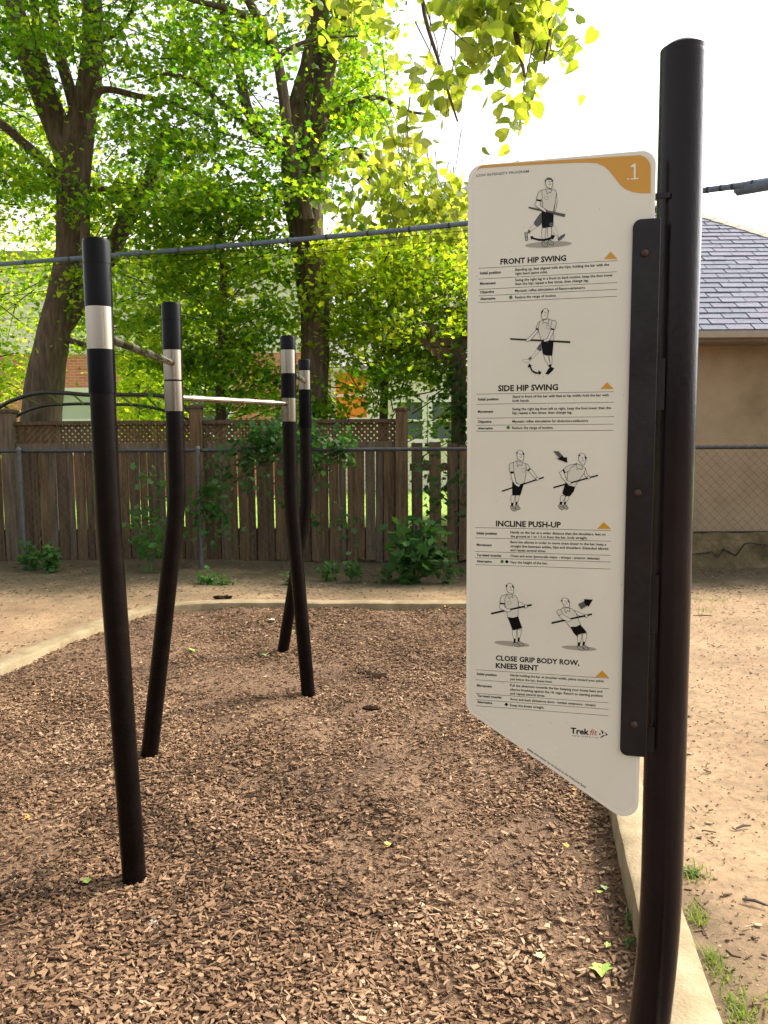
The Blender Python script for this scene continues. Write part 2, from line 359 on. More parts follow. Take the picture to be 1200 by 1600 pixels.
def inside(xy, inset=0.0):
    poly = np.array([[(LOOP[i] - NORM[i] * (KW + inset)).x, (LOOP[i] - NORM[i] * (KW + inset)).y] for i in range(NL)])
    x, y = xy[:, 0], xy[:, 1]; r = np.zeros(len(x), bool); j = NL - 1
    for i in range(NL):
        xi, yi = poly[i]; xj, yj = poly[j]
        c = ((yi > y) != (yj > y)); r ^= c & (x < (xj - xi) * (y - yi) / (yj - yi + 1e-12) + xi); j = i
    return r
def bed():
    mb = MB(); cx, cy = -0.9, 2.8; K = 40
    for k in range(1, K + 1):
        t = k / K
        for i in range(NL):
            e = LOOP[i] - NORM[i] * (KW - 0.02); x = cx + (e.x - cx) * t; y = cy + (e.y - cy) * t
            mb.v.append((x, y, float(hb(np.array(x), np.array(y)))))
    mb.v.append((cx, cy, 0)); c = len(mb.v) - 1
    for i in range(NL): mb.f.append((c, i, (i + 1) % NL)); mb.m.append(0)
    for k in range(K - 1):
        for i in range(NL):
            a, b = k * NL + i, k * NL + (i + 1) % NL
            mb.f.append((a, a + NL, b + NL, b)); mb.m.append(0)
    tag(mb.build('mulch_bed', M['soil'], smooth=True), kind='structure')
bed()

def rotmat(yaw, tilt, ta):
    """(N,3,3): yaw about z, then a tilt by angle tilt about the horizontal axis at angle ta"""
    cy, sy = np.cos(yaw), np.sin(yaw); Z = np.zeros((len(yaw), 3, 3))
    Z[:, 0, 0] = cy; Z[:, 0, 1] = -sy; Z[:, 1, 0] = sy; Z[:, 1, 1] = cy; Z[:, 2, 2] = 1
    ux, uy = np.cos(ta), np.sin(ta); c, s = np.cos(tilt), np.sin(tilt); T = np.zeros_like(Z)
    T[:, 0, 0] = c + ux * ux * (1 - c); T[:, 0, 1] = ux * uy * (1 - c); T[:, 0, 2] = uy * s
    T[:, 1, 0] = ux * uy * (1 - c); T[:, 1, 1] = c + uy * uy * (1 - c); T[:, 1, 2] = -ux * s
    T[:, 2, 0] = -uy * s; T[:, 2, 1] = ux * s; T[:, 2, 2] = c
    return T @ Z
CHIPF = [(4, 5, 6, 7), (0, 1, 5, 4), (1, 2, 6, 5), (2, 3, 7, 6), (3, 0, 4, 7)]
def chips(name, xy, zf, lmin, lmax, wmin, wmax, tone, material, lift=0.004, tiltmax=0.5):
    N = len(xy); L = rng.uniform(lmin, lmax, N); W = rng.uniform(wmin, wmax, N); T = rng.uniform(0.002, 0.005, N)
    sp = rng.uniform(0, 1, N) < 0.13; L[sp] *= rng.uniform(1.3, 2.1, sp.sum()); W[sp] *= 0.4; W = np.where(rng.uniform(0, 1, N) < 0.10, W * 1.6, W)
    base = np.array([(-.5, -.5, 0), (.5, -.5, 0), (.5, .5, 0), (-.5, .5, 0), (-.5, -.5, 1), (.5, -.5, 1), (.5, .5, 1), (-.5, .5, 1)])
    V = np.repeat(base[None], N, 0)
    sk = rng.uniform(-0.26, 0.26, (N, 4, 2)); V[:, :4, :2] += sk; V[:, 4:, :2] += sk + rng.uniform(-0.10, 0.10, (N, 4, 2))
    V *= np.stack([L, W, T], 1)[:, None, :]
    V = np.einsum('nij,nkj->nki', rotmat(rng.uniform(0, 6.28, N), np.abs(rng.normal(0, 0.28, N)).clip(0, tiltmax), rng.uniform(0, 6.28, N)), V)
    V[:, :, 0] += xy[:, 0, None]; V[:, :, 1] += xy[:, 1, None]; V[:, :, 2] += (zf(xy[:, 0], xy[:, 1]) + rng.uniform(-0.002, 0.010, N) + lift)[:, None]
    return bulk(name, V, CHIPF, tone, material)
def vn(x, y, s, seed):
    """cheap smooth noise in 0..1"""
    q = np.random.default_rng(seed); v = 0
    for k in range(7):
        a = q.uniform(0, 6.28); fq = s * q.uniform(0.6, 1.8); v = v + np.sin((x * math.cos(a) + y * math.sin(a)) * fq + q.uniform(0, 6.28))
    return np.clip(0.5 + v / 7.5, 0, 1)
def mulch():
    out = []
    for (y0, y1, dens) in ((1.3, 2.6, 7600), (2.6, 3.6, 6200), (3.6, 5.0, 4200), (5.0, 7.3, 2800)):
        xl, xr = -0.62 * y1 - 0.6, 0.55 * y1 + 0.3
        n = int(dens * (xr - xl) * (y1 - y0)); out.append(np.stack([rng.uniform(xl, xr, n), rng.uniform(y0, y1, n)], 1))
    xy = np.concatenate(out); xy = xy[inside(xy, 0.004)]
    m = vn(xy[:, 0], xy[:, 1], 3.2, 3) * 0.6 + vn(xy[:, 0], xy[:, 1], 9, 4) * 0.4
    keep = rng.uniform(0, 1, len(xy)) < np.clip((m - 0.24) * 2.8, 0.22, 1.0)
    xy = xy[keep]
    tone = np.clip(rng.beta(1.6, 2.0, len(xy)) * 0.93 + (vn(xy[:, 0], xy[:, 1], 1.8, 9) - 0.5) * 0.22 + (vn(xy[:, 0], xy[:, 1], 7, 10) - 0.5) * 0.25, 0, 1)
    ft = np.concatenate([np.array([[f.x, f.y]]) + np.stack([np.cos(a), np.sin(a)], 1) * rng.uniform(.045, .12, (90, 1)) for f, a in ((G(*p, 0), rng.uniform(0, 6.28, 90)) for p in ((210, 1372), (233, 1184), (482, 1088), (442, 1018)))])
    xy = np.concatenate([xy, ft, ft + rng.normal(0, .012, ft.shape)]); tone = np.concatenate([tone, rng.beta(1.6, 2.0, 2 * len(ft))])
    cr = np.stack([rng.uniform(-2.6, 1.5, 30000), 1.4 + 5.8 * rng.uniform(0, 1, 30000) ** 1.6], 1); cr = cr[inside(cr, 0.004)]
    tag(chips('mulch_crumbs', cr, hb, 0.003, 0.012, 0.002, 0.006, rng.beta(1.4, 1.8, len(cr)), M['chips'], 0.0), 'fine wood crumbs and dust between the larger mulch chips', 'mulch', kind='stuff')
    tag(chips('wood_chip_mulch', xy, hb, 0.008, 0.031, 0.004, 0.0125, tone, M['chips'], 0.003, 0.8), 'brown wood chip mulch covering the exercise bed inside the kerb', 'mulch', kind='stuff')
mulch()
def litter():
    a = np.stack([rng.uniform(0.95, 3.6, 1300), rng.uniform(1.6, 8.3, 1300)], 1)
    e = np.array([[(LOOP[i] + NORM[i] * 0.1).x, (LOOP[i] + NORM[i] * 0.1).y] for i in range(NL)])
    q = e[rng.integers(0, NL, 1800)] + rng.normal(0, 0.09, (1800, 2))
    f = np.stack([rng.uniform(-5.5, 4.5, 5200), rng.uniform(7.5, 9.5, 5200)], 1)
    g = np.stack([rng.uniform(-5, -2.6, 500), rng.uniform(4.5, 8, 500)], 1)
    xy = np.concatenate([a, q, f, g]); xy = xy[~inside(xy, -2 * KW - 0.02)]
    near = vn(xy[:, 0], xy[:, 1], 3, 21); xy = xy[rng.uniform(0, 1, len(xy)) < near * 1.1]
    tone = rng.beta(1.4, 1.8, len(xy))
    tag(chips('dry_leaf_litter', xy, hg, 0.008, 0.032, 0.004, 0.013, tone, M['litter'], 0.0), 'scattered dry leaf bits and twigs on the tan dirt around the bed', 'litter', kind='stuff')
litter()
def grit():
    a = np.stack([rng.uniform(0.8, 4.0, 9000), 1.6 + 6.8 * rng.uniform(0, 1, 9000) ** 1.4], 1); b = np.stack([rng.uniform(-5, -2.2, 3000), rng.uniform(4.6, 8.2, 3000)], 1)
    xy = np.concatenate([a, b]); xy = xy[~inside(xy, -2 * KW - 0.01)]
    tag(chips('dirt_grit', xy, hg, 0.003, 0.009, 0.003, 0.007, rng.beta(2, 1.6, len(xy)), M['grit'], -0.002), 'small pebbles and grit in the trodden tan dirt', 'grit', kind='stuff')
M['grit'] = tone_mat('dirt_grit', [(0.08, 0.05, 0.028), (0.18, 0.12, 0.07), (0.30, 0.22, 0.14)], 0.95)
grit()

# ------------------------------------------------------------------ leaves
MAPLE = np.array([(0, 0, 0), (0, 1, 0), (.30, -.06, .05), (.42, .20, .08), (.30, .30, .05), (.56, .52, .10), (.26, .56, .05), (-.30, -.06, .05), (-.42, .20, .08), (-.30, .30, .05), (-.56, .52, .10), (-.26, .56, .05)])
MAPLEF = [(0, 2, 3, 4, 5, 6, 1), (0, 1, 11, 10, 9, 8, 7)]
_h = [(.18, -.10, .03), (.36, -.07, .07), (.48, .12, .10), (.50, .32, .11), (.43, .56, .09), (.27, .80, .04), (.10, .97, -.03)]
HEART = np.array([(0, 0, 0), (0, 1.08, -.06), (0, .55, 0)] + _h + [(-x, y, z) for (x, y, z) in _h])
HEARTF = [(0, 3, 4, 5, 6, 2), (2, 6, 7, 8, 9, 1), (0, 2, 13, 12, 11, 10), (2, 1, 16, 15, 14, 13)]
BLADEF = [(0, 1, 2), (1, 3, 2)]
def leaves(name, C, size, tone, material, parent, shape=0, tilt=(0.75, 0.45), hang=0.0):
    N = len(C); base, fc = ((MAPLE, MAPLEF), (HEART, HEARTF))[shape]
    V = np.repeat(base[None], N, 0).copy(); V[:, :, 1] -= 0.5; V[:, :, 2] *= rng.uniform(0.2, 2.2, N)[:, None]
    V *= size[:, None, None]
    V = np.einsum('nij,nkj->nki', rotmat(rng.uniform(0, 6.28, N), rng.normal(tilt[0], tilt[1], N), rng.uniform(0, 6.28, N)), V)
    V += C[:, None, :]
    o = bulk(name, V, fc, tone, material, parent); o['kind'] = 'stuff'; return o
CLEAR = [(428, 520, -100, 385, 11.25), (78, 150, 120, 420, 11.8), (40, 112, 400, 610, 11.8)]
def region(n, x0, x1, y0, y1, Y0, Y1, per, r, flat, mask=None, tbase=0.4, tvar=0.22, hole=0.0, seed=1, droop=0.12):
    """leaf centres: n sprays with their middles in the frustum cell seen between these directions at depth Y0..Y1"""
    out = []; tn = []; mids = []
    q = np.random.default_rng(seed)
    while len(mids) < n:
        px, py = q.uniform(x0, x1), q.uniform(y0, y1); Y = q.uniform(Y0, Y1)
        if mask and not mask(px, py, q): continue
        if any(a < px < b and c < py < d and Y < e for (a, b, c, d, e) in CLEAR) and q.random() < .88: continue
        c = P(px, py, Y)
        if hole and float(vn(np.array(c.x * 1.0 + c.y), np.array(c.z), 4.0, 77)) < hole: continue
        mids.append(c); k = int(per * q.uniform(0.6, 1.4)); rr = r * q.uniform(0.6, 1.3)
        a = q.uniform(0, 6.28); d = q.normal(0, 1, (k, 3)) * np.array([rr * 0.62, rr * 0.45, rr * flat])
        ca, sa = math.cos(a), math.sin(a)
        p = np.stack([d[:, 0] * ca - d[:, 1] * sa, d[:, 0] * sa + d[:, 1] * ca, d[:, 2] - droop * (d[:, 0] ** 2 + d[:, 1] ** 2) / rr + d[:, 0] * q.uniform(-.35, .35)], 1)
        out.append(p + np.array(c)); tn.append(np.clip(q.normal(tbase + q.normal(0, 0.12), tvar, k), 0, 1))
    return np.concatenate(out), np.concatenate(tn), mids
def twigs(mids, toward, parent, frac=0.5, rad=0.008, length=0.9):
    mb = MB()
    for c in mids:
        if rnd.random() > frac: continue
        d = (Vector(toward(c)) - c); L = min(length * rnd.uniform(0.5, 1.4), d.length * 0.8); d.normalize()
        d = (d + Vector((rnd.uniform(-.5, .5), rnd.uniform(-.5, .5), rnd.uniform(-.3, .5)))).normalized()
        a = c - d * 0.35 + Vector((0, 0, -0.03)); m = c + d * L * 0.4 + Vector((rnd.uniform(-.05, .05),) * 3); e = c + d * L
        mb.tube([a, c, m, e], [rad * 0.35, rad * 0.6, rad * 0.85, rad * 1.2], 4, cap=False)
    o = mb.build('twigs', M['twig'], parent); o['kind'] = 'stuff'; return o
def limb(parent, pts, r0, r1, name='branch', n=8, m='bark', wob=0.03):
    path = catmull(pts, 5); k = len(path)
    rad = [r0 + (r1 - r0) * i / (k - 1) for i in range(k)]
    return MB().tube(path, rad, n, wob=wob).build(name, M[m], parent, smooth=True, angle=80)
def PL(Y, *pts): return [P(p[0], p[1], p[2] if len(p) > 2 else Y) for p in pts]

# --- the maple with the leaning trunk on the left
def maple():
    Y = 11.6; b = P(62, 900, Y); b.z = 0.0
    t = thing('maple_tree', 'old maple with leaning forked trunk behind the fence at left', 'tree', b)
    path = catmull([b, P(66, 640, Y), P(84, 520, Y), P(108, 410, Y), P(111, 320, Y), P(112, 240, Y), P(122, 190, Y)], 5); k = len(path)
    rr = []
    for p in path:
        z = p.z; rr.append(0.30 if z < 1.6 else max(0.20, 0.30 - (z - 1.6) * 0.042))
    MB().tube(path, rr, 14, wob=0.05).build('trunk', M['bark'], t, smooth=True, angle=80)
    limb(t, PL(Y, (108, 250), (85, 190), (52, 110), (30, 40), (5, -60), (-20, -250)), 0.20, 0.11)
    limb(t, PL(Y, (112, 215), (88, 165), (68, 100), (55, 20), (50, -120)), 0.09, 0.05)
    limb(t, PL(Y, (122, 200), (138, 140), (145, 70), (144, 0), (140, -200)), 0.20, 0.12)
    limb(t, PL(Y, (120, 180), (112, 150), (95, 90), (82, 20), (70, -150)), 0.10, 0.06)
    limb(t, PL(Y, (92, 285), (70, 255), (35, 222), (0, 192), (-90, 130)), 0.085, 0.05)
    limb(t, PL(Y - .4, (133, 390), (134, 290), (140, 230), (148, 160), (165, 140), (215, 150), (280, 165), (340, 195)), 0.07, 0.03)
    limb(t, PL(Y, (98, 510), (125, 470), (165, 410), (205, 330), (232, 285), (265, 200)), 0.15, 0.10)
    limb(t, PL(Y - .2, (135, 295), (180, 297), (230, 310), (280, 335), (330, 365)), 0.04, 0.02)
    limb(t, PL(Y, (100, 530), (135, 540), (180, 560)), 0.05, 0.02)
    limb(t, PL(Y, (146, 60), (175, 55), (205, 20), (220, -40)), 0.05, 0.03)
    C = []; T = []; md = []
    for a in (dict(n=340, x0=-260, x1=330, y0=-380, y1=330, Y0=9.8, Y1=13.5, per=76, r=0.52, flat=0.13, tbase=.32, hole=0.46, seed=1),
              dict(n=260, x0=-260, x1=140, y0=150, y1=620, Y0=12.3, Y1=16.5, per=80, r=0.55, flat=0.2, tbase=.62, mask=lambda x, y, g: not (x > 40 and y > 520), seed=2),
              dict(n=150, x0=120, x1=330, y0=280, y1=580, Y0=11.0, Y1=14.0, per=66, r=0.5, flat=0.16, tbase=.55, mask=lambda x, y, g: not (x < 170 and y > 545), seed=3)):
        c, tt, m = region(**a); C.append(c); T.append(tt); md += m
    C = np.concatenate(C); T = np.concatenate(T)
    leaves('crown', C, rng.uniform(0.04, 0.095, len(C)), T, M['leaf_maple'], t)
    ax = P(120, 150, Y)
    twigs(md, lambda c: (ax.x, Y, c.z - 0.3), t, 0.45)
maple()

# --- the twin-stemmed basswood in the middle, with large leaves on its outer boughs
def basswood():
    Y = 11.2; b = P(492, 900, Y); b.z = 0.0
    t = thing('basswood_tree', 'tall twin stemmed basswood with big pale leaves behind the fence', 'tree', b)
    path = catmull([b, P(490, 650, Y), P(492, 480, Y), P(478, 380, Y), P(465, 310, Y), P(460, 240, Y), P(470, 160, Y), P(488, 90, Y), P(500, 0, Y), P(510, -250, Y)], 5)
    MB().tube(path, [0.20 if p.z < 3.6 else max(0.14, 0.235 - (p.z - 3.6) * 0.03) for p in path], 14, wob=0.04).build('trunk', M['bark'], t, smooth=True, angle=80)
    limb(t, PL(Y - .15, (487, 380), (488, 300), (495, 220), (505, 140), (520, 70), (540, 10), (560, -150)), 0.17, 0.07)
    limb(t, PL(Y - .2, (522, 60), (545, 25), (570, -30)), 0.05, 0.03)
    limb(t, PL(Y - .6, (482, 345), (465, 280), (452, 225), (443, 150), (432, 90), (410, 40), (385, -10), (360, -120)), 0.085, 0.05)
    limb(t, PL(Y - .1, (432, 235), (405, 200), (385, 165), (370, 90), (352, 30), (330, -60)), 0.085, 0.05)
    limb(t, PL(Y - .1, (428, 225), (395, 205), (350, 165), (300, 125), (255, 115)), 0.06, 0.02)
    limb(t, PL(Y - .3, (500, 262), (530, 240), (560, 236), (570, 262), (585, 290), (615, 310)), 0.055, 0.03)
    limb(t, PL(Y - .3, (572, 258), (595, 245), (620, 275), (645, 300)), 0.035, 0.015)
    limb(t, PL(Y - .5, (510, 182), (540, 165), (590, 152), (630, 172), (665, 178)), 0.05, 0.014)
    limb(t, PL(Y - .8, (435, 90), (460, 72), (500, 60), (560, 56)), 0.035, 0.012)
    limb(t, PL(Y - .3, (614, 310), (624, 350), (612, 385), (600, 410)), 0.02, 0.01)
    limb(t, PL(Y - .8, (392, 28), (350, 12), (300, 0), (240, -20)), 0.05, 0.02)
    # boughs that reach out over the park and hang at upper right
    limb(t, PL(Y, (505, -260, 11), (600, -330, 9.0), (700, -260, 7.6), (770, -120, 6.9), (800, 20, 6.6), (820, 120, 6.5)), 0.10, 0.010)
    limb(t, PL(Y, (690, -262, 7.7), (670, -120, 7.2), (660, 0, 7.0), (690, 110, 6.9), (715, 190, 6.9)), 0.03, 0.008)
    limb(t, PL(Y, (770, -120, 6.9), (840, -60, 6.6), (860, 30, 6.5), (850, 100, 6.5)), 0.03, 0.008)
    C = []; T = []; md = []
    for a in (dict(n=290, x0=190, x1=560, y0=-380, y1=330, Y0=9.6, Y1=13.0, per=76, r=0.52, flat=0.13, tbase=.28, hole=0.44, seed=11),
              dict(n=70, x0=510, x1=590, y0=-60, y1=205, Y0=10.4, Y1=12.8, per=64, r=0.42, flat=0.15, tbase=.38, seed=12)):
        c, tt, m = region(**a); C.append(c); T.append(tt); md += m
    C = np.concatenate(C); T = np.concatenate(T)
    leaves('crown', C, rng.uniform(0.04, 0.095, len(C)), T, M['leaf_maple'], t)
    ax = P(485, 150, Y)
    twigs(md, lambda c: (ax.x, Y, c.z - 0.3), t, 0.4)
    C = []; T = []; md = []
    q = dict(per=13, r=0.27, flat=0.35, tvar=0.25, droop=0.3)
    for a in (dict(n=30, x0=740, x1=880, y0=-40, y1=100, Y0=6.3, Y1=7.0, tbase=.55, mask=lambda x, y, g: y < 105 - abs(x - 800) * 0.5 and not (770 < x < 830 and 55 < y < 95 and g.random() < .8), seed=21, **q),
              dict(n=5, x0=785, x1=840, y0=130, y1=200, Y0=6.4, Y1=6.7, tbase=.55, seed=22, per=9, r=0.16, flat=0.5),
              dict(n=6, x0=630, x1=730, y0=-40, y1=30, Y0=6.8, Y1=7.6, tbase=.6, seed=23, **q),
              dict(n=9, x0=630, x1=745, y0=110, y1=180, Y0=6.8, Y1=7.2, tbase=.7, seed=24, per=7, r=0.2, flat=0.4),
              dict(n=5, x0=610, x1=705, y0=205, y1=235, Y0=6.9, Y1=7.3, tbase=.75, seed=25, per=6, r=0.18, flat=0.4),
              dict(n=46, x0=520, x1=700, y0=235, y1=345, Y0=9.6, Y1=11.0, tbase=.6, mask=lambda x, y, g: y > 205 + max(0, x - 560) * 0.55, seed=26, per=12, r=0.35, flat=0.35),
              dict(n=26, x0=600, x1=760, y0=285, y1=380, Y0=9.7, Y1=10.6, tbase=.6, mask=lambda x, y, g: y > 300 - (x - 650) * 0.2, seed=27, per=12, r=0.3, flat=0.35),
              dict(n=16, x0=440, x1=605, y0=-40, y1=40, Y0=7.8, Y1=9.0, tbase=.55, seed=28, per=8, r=0.25, flat=0.4)):
        c, tt, m = region(**a); C.append(c); T.append(tt); md += m
    C = np.concatenate(C); T = np.concatenate(T)
    leaves('outer_leaves', C, rng.uniform(0.075, 0.125, len(C)), T, M['leaf_bass'], t, 1, (1.2, 0.5))
    twigs(md, lambda c: (c.x - 0.3, c.y + 0.3, c.z + 1.5), t, 0.6, 0.005, 0.6)
basswood()

def small_tree(name, label, px, Y, base_r, regs, trunk_pts, mats='leaf_maple', size=(0.045, 0.10), group=None):
    b = P(px, 880, Y); b.z = 0.0
    t = thing(name, label, 'tree', b, group)
    limb(t, [b] + PL(Y, *trunk_pts), base_r, base_r * 0.3, 'trunk')
    C = []; T = []; md = []
    for a in regs:
        c, tt, m = region(**a); C.append(c); T.append(tt); md += m
    C = np.concatenate(C); T = np.concatenate(T)
    C[:, 2] = np.maximum(C[:, 2], 0.25)
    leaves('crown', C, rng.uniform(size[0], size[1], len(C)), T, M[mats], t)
    twigs(md, lambda c: (b.x, Y, c.z - 0.4), t, 0.5)
    return t
small_tree('maple_sapling_tree', 'dark dense young maple behind the second bar post', 345, 10.9, 0.09,
    [dict(n=150, x0=235, x1=460, y0=310, y1=640, Y0=10.35, Y1=11.6, per=64, r=0.42, flat=0.2, tbase=.38, seed=31)], [(345, 600), (350, 450), (340, 320)])
small_tree('bright_young_maple', 'bright green leafy young maple between basswood trunk and sign', 600, 11.6, 0.08,
    [dict(n=185, x0=490, x1=740, y0=365, y1=565, Y0=10.5, Y1=12.6, per=66, r=0.40, flat=0.22, tbase=.68, seed=41),
     dict(n=84, x0=440, x1=740, y0=540, y1=690, Y0=10.5, Y1=12.2, per=34, r=0.34, flat=0.25, tbase=.35, hole=0.45, seed=42)], [(600, 620), (615, 480), (620, 400)])
small_tree('lime_green_shrub', 'lime green sunlit shrub behind the fence under the silver bar', 215, 14.0, 0.06,
    [dict(n=90, x0=190, x1=290, y0=560, y1=680, Y0=13.2, Y1=15, per=40, r=0.38, flat=0.35, tbase=.7, seed=51)], [(215, 640), (218, 580)])
small_tree('round_green_shrub', 'green shrub behind the fence at the far left edge', -10, 13.2, 0.06,
    [dict(n=70, x0=-150, x1=20, y0=520, y1=690, Y0=12.6, Y1=14.2, per=40, r=0.45, flat=0.35, tbase=.55, seed=52)], [(-8, 640), (-5, 560)])

# ------------------------------------------------------------------ houses behind
def window(parent, x, z, y, wd, ht, pane='glass'):
    f = MB()
    for (cx, cz, dx, dz) in ((x - wd / 2, z, 0.12, ht + 0.12), (x + wd / 2, z, 0.12, ht + 0.12), (x, z - ht / 2, wd - 0.12, 0.12), (x, z + ht / 2, wd - 0.12, 0.12), (x, z, wd - 0.12, 0.07)):
        f.box((cx, y - 0.03, cz), (dx, 0.12, dz))
    f = f.build('window', M['white_trim'], parent)
    MB().box((x, y - 0.005, z), (wd - 0.12, 0.03, ht - 0.12)).build('pane', M[pane], f)
    MB().box((x, y - 0.09, z - ht / 2 - 0.1), (wd + 0.3, 0.18, 0.075)).build('sill', M['white_trim'], f)
def brick_house():
    Y = 20.0; t = thing('brick_house', 'red brick house with white windows glimpsed behind the left trees', 'house', (-5.8, Y + 3, 0))
    xa, xb = -10.5, -1.6
    MB().box(((xa + xb) / 2, Y + 3, 1.85), (xb - xa, 6, 3.7)).build('brick_wall', M['brick'], t)
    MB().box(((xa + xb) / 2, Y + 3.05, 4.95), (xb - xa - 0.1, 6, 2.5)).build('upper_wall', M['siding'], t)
    mb = MB(); x0, x1, y0, y1 = xa - .4, xb + .4, Y - .4, Y + 6.4
    mb.add([(x0, y0, 6.15), (x1, y0, 6.15), (x1, y1, 6.15), (x0, y1, 6.15), (x0, Y + 3, 8.2), (x1, Y + 3, 8.2)], [(3, 2, 1, 0), (0, 1, 5, 4), (2, 3, 4, 5), (1, 2, 5), (3, 0, 4)])
    mb.build('roof', M['farroof'], t)
    p = P(125, 655, Y); window(t, p.x, 2.05, Y, 1.0, 1.5, 'curtain')
    p = P(205, 435, Y); window(t, p.x, p.z, Y + .05, 0.75, 0.95)
    p = P(330, 640, Y); window(t, p.x, 2.3, Y, 1.0, 1.3)
    p = P(330, 440, Y); window(t, p.x, 4.9, Y + .05, 0.9, 1.1)
    p = P(77, 642, Y); MB().box((p.x, Y - .06, p.z), (.12, .12, .2)).build('meter_box', M['white_trim'], t)
brick_house()
def pale_house():
    Y = 23.0; t = thing('pale_gabled_house', 'pale sided two storey house with gable behind the bright leaves', 'house', (3, Y + 4, 0))
    L = P(592, 366, Y); pk = P(805, 268, Y); xr = 2 * pk.x - L.x
    mb = MB(); poly = [(L.x + .25, Y, 0), (xr - .25, Y, 0), (xr - .25, Y, L.z - .1), (pk.x, Y, pk.z - .15), (L.x + .25, Y, L.z - .1)]
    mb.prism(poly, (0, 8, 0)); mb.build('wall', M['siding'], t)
    rf = MB()
    for (a, b) in (((L.x - .2, L.z - .25), (pk.x, pk.z)), ((xr + .2, L.z - .25), (pk.x, pk.z))):
        rf.prism([(a[0], Y - .4, a[1]), (b[0], Y - .4, b[1]), (b[0], Y - .4, b[1] + .18), (a[0], Y - .4, a[1] + .18)], (0, 8.8, 0))
    rf.build('roof', M['farroof'], t)
    # lower front wing
    xa = P(492, 600, Y - 2).x
    MB().box(((xa + 3.4) / 2, Y - .9, 1.7), (3.4 - xa, 1.7, 3.4)).build('front_wing', M['siding'], t)
    wr = MB(); wr.prism([(xa - .3, Y - 2.1, 3.3), (3.7, Y - 2.1, 3.3), (3.7, Y - .02, 4.3), (xa - .3, Y - .02, 4.3)], (0, 0, .12)); wr.build('wing_roof', M['farroof'], t)
    d = P(549, 620, Y - 1.75)
    window(t, d.x, P(549, 618, Y - 1.75).z, Y - 1.75, 0.95, 1.3, 'orange')
    for px in (640, 695):
        p = P(px, 620, Y - 1.75); window(t, p.x, 2.0, Y - 1.75, .8, 1.1)
    p = P(655, 395, Y); window(t, p.x, p.z, Y, .8, 1.1)
pale_house()

# timber pergola left of the sign
def pergola():
    Y = 10.6; a = P(658, 530, Y); p1 = P(716, 700, Y)
    t = thing('timber_pergola', 'dark timber pergola corner with knee brace behind the sign edge', 'pergola', (p1.x, Y, 0))
    MB().box((p1.x, Y, (a.z - .1) / 2), (.18, .18, a.z - .1)).build('post', M['fence'], t)
    MB().box((p1.x + 1.6, Y, a.z / 2 - .05), (.18, .18, a.z - .1)).build('post', M['fence'], t)
    MB().box(((a.x + p1.x + 2) / 2, Y, a.z - .05), (p1.x + 2 - a.x, .14, .11)).build('beam', M['fence'], t)
    c = P(662, 543, Y); d = P(708, 580, Y)
    MB().prism([(c.x, Y - .05, c.z), (p1.x - .09, Y - .05, c.z), (p1.x - .09, Y - .05, d.z)], (0, .1, 0)).build('knee_brace', M['fence2'], t)
    for k in range(6): MB().box((a.x + .15 + k * .45, Y + .8, a.z + .07), (.05, 2.2, .13)).build('rafter', M['fence'], t)
pergola()

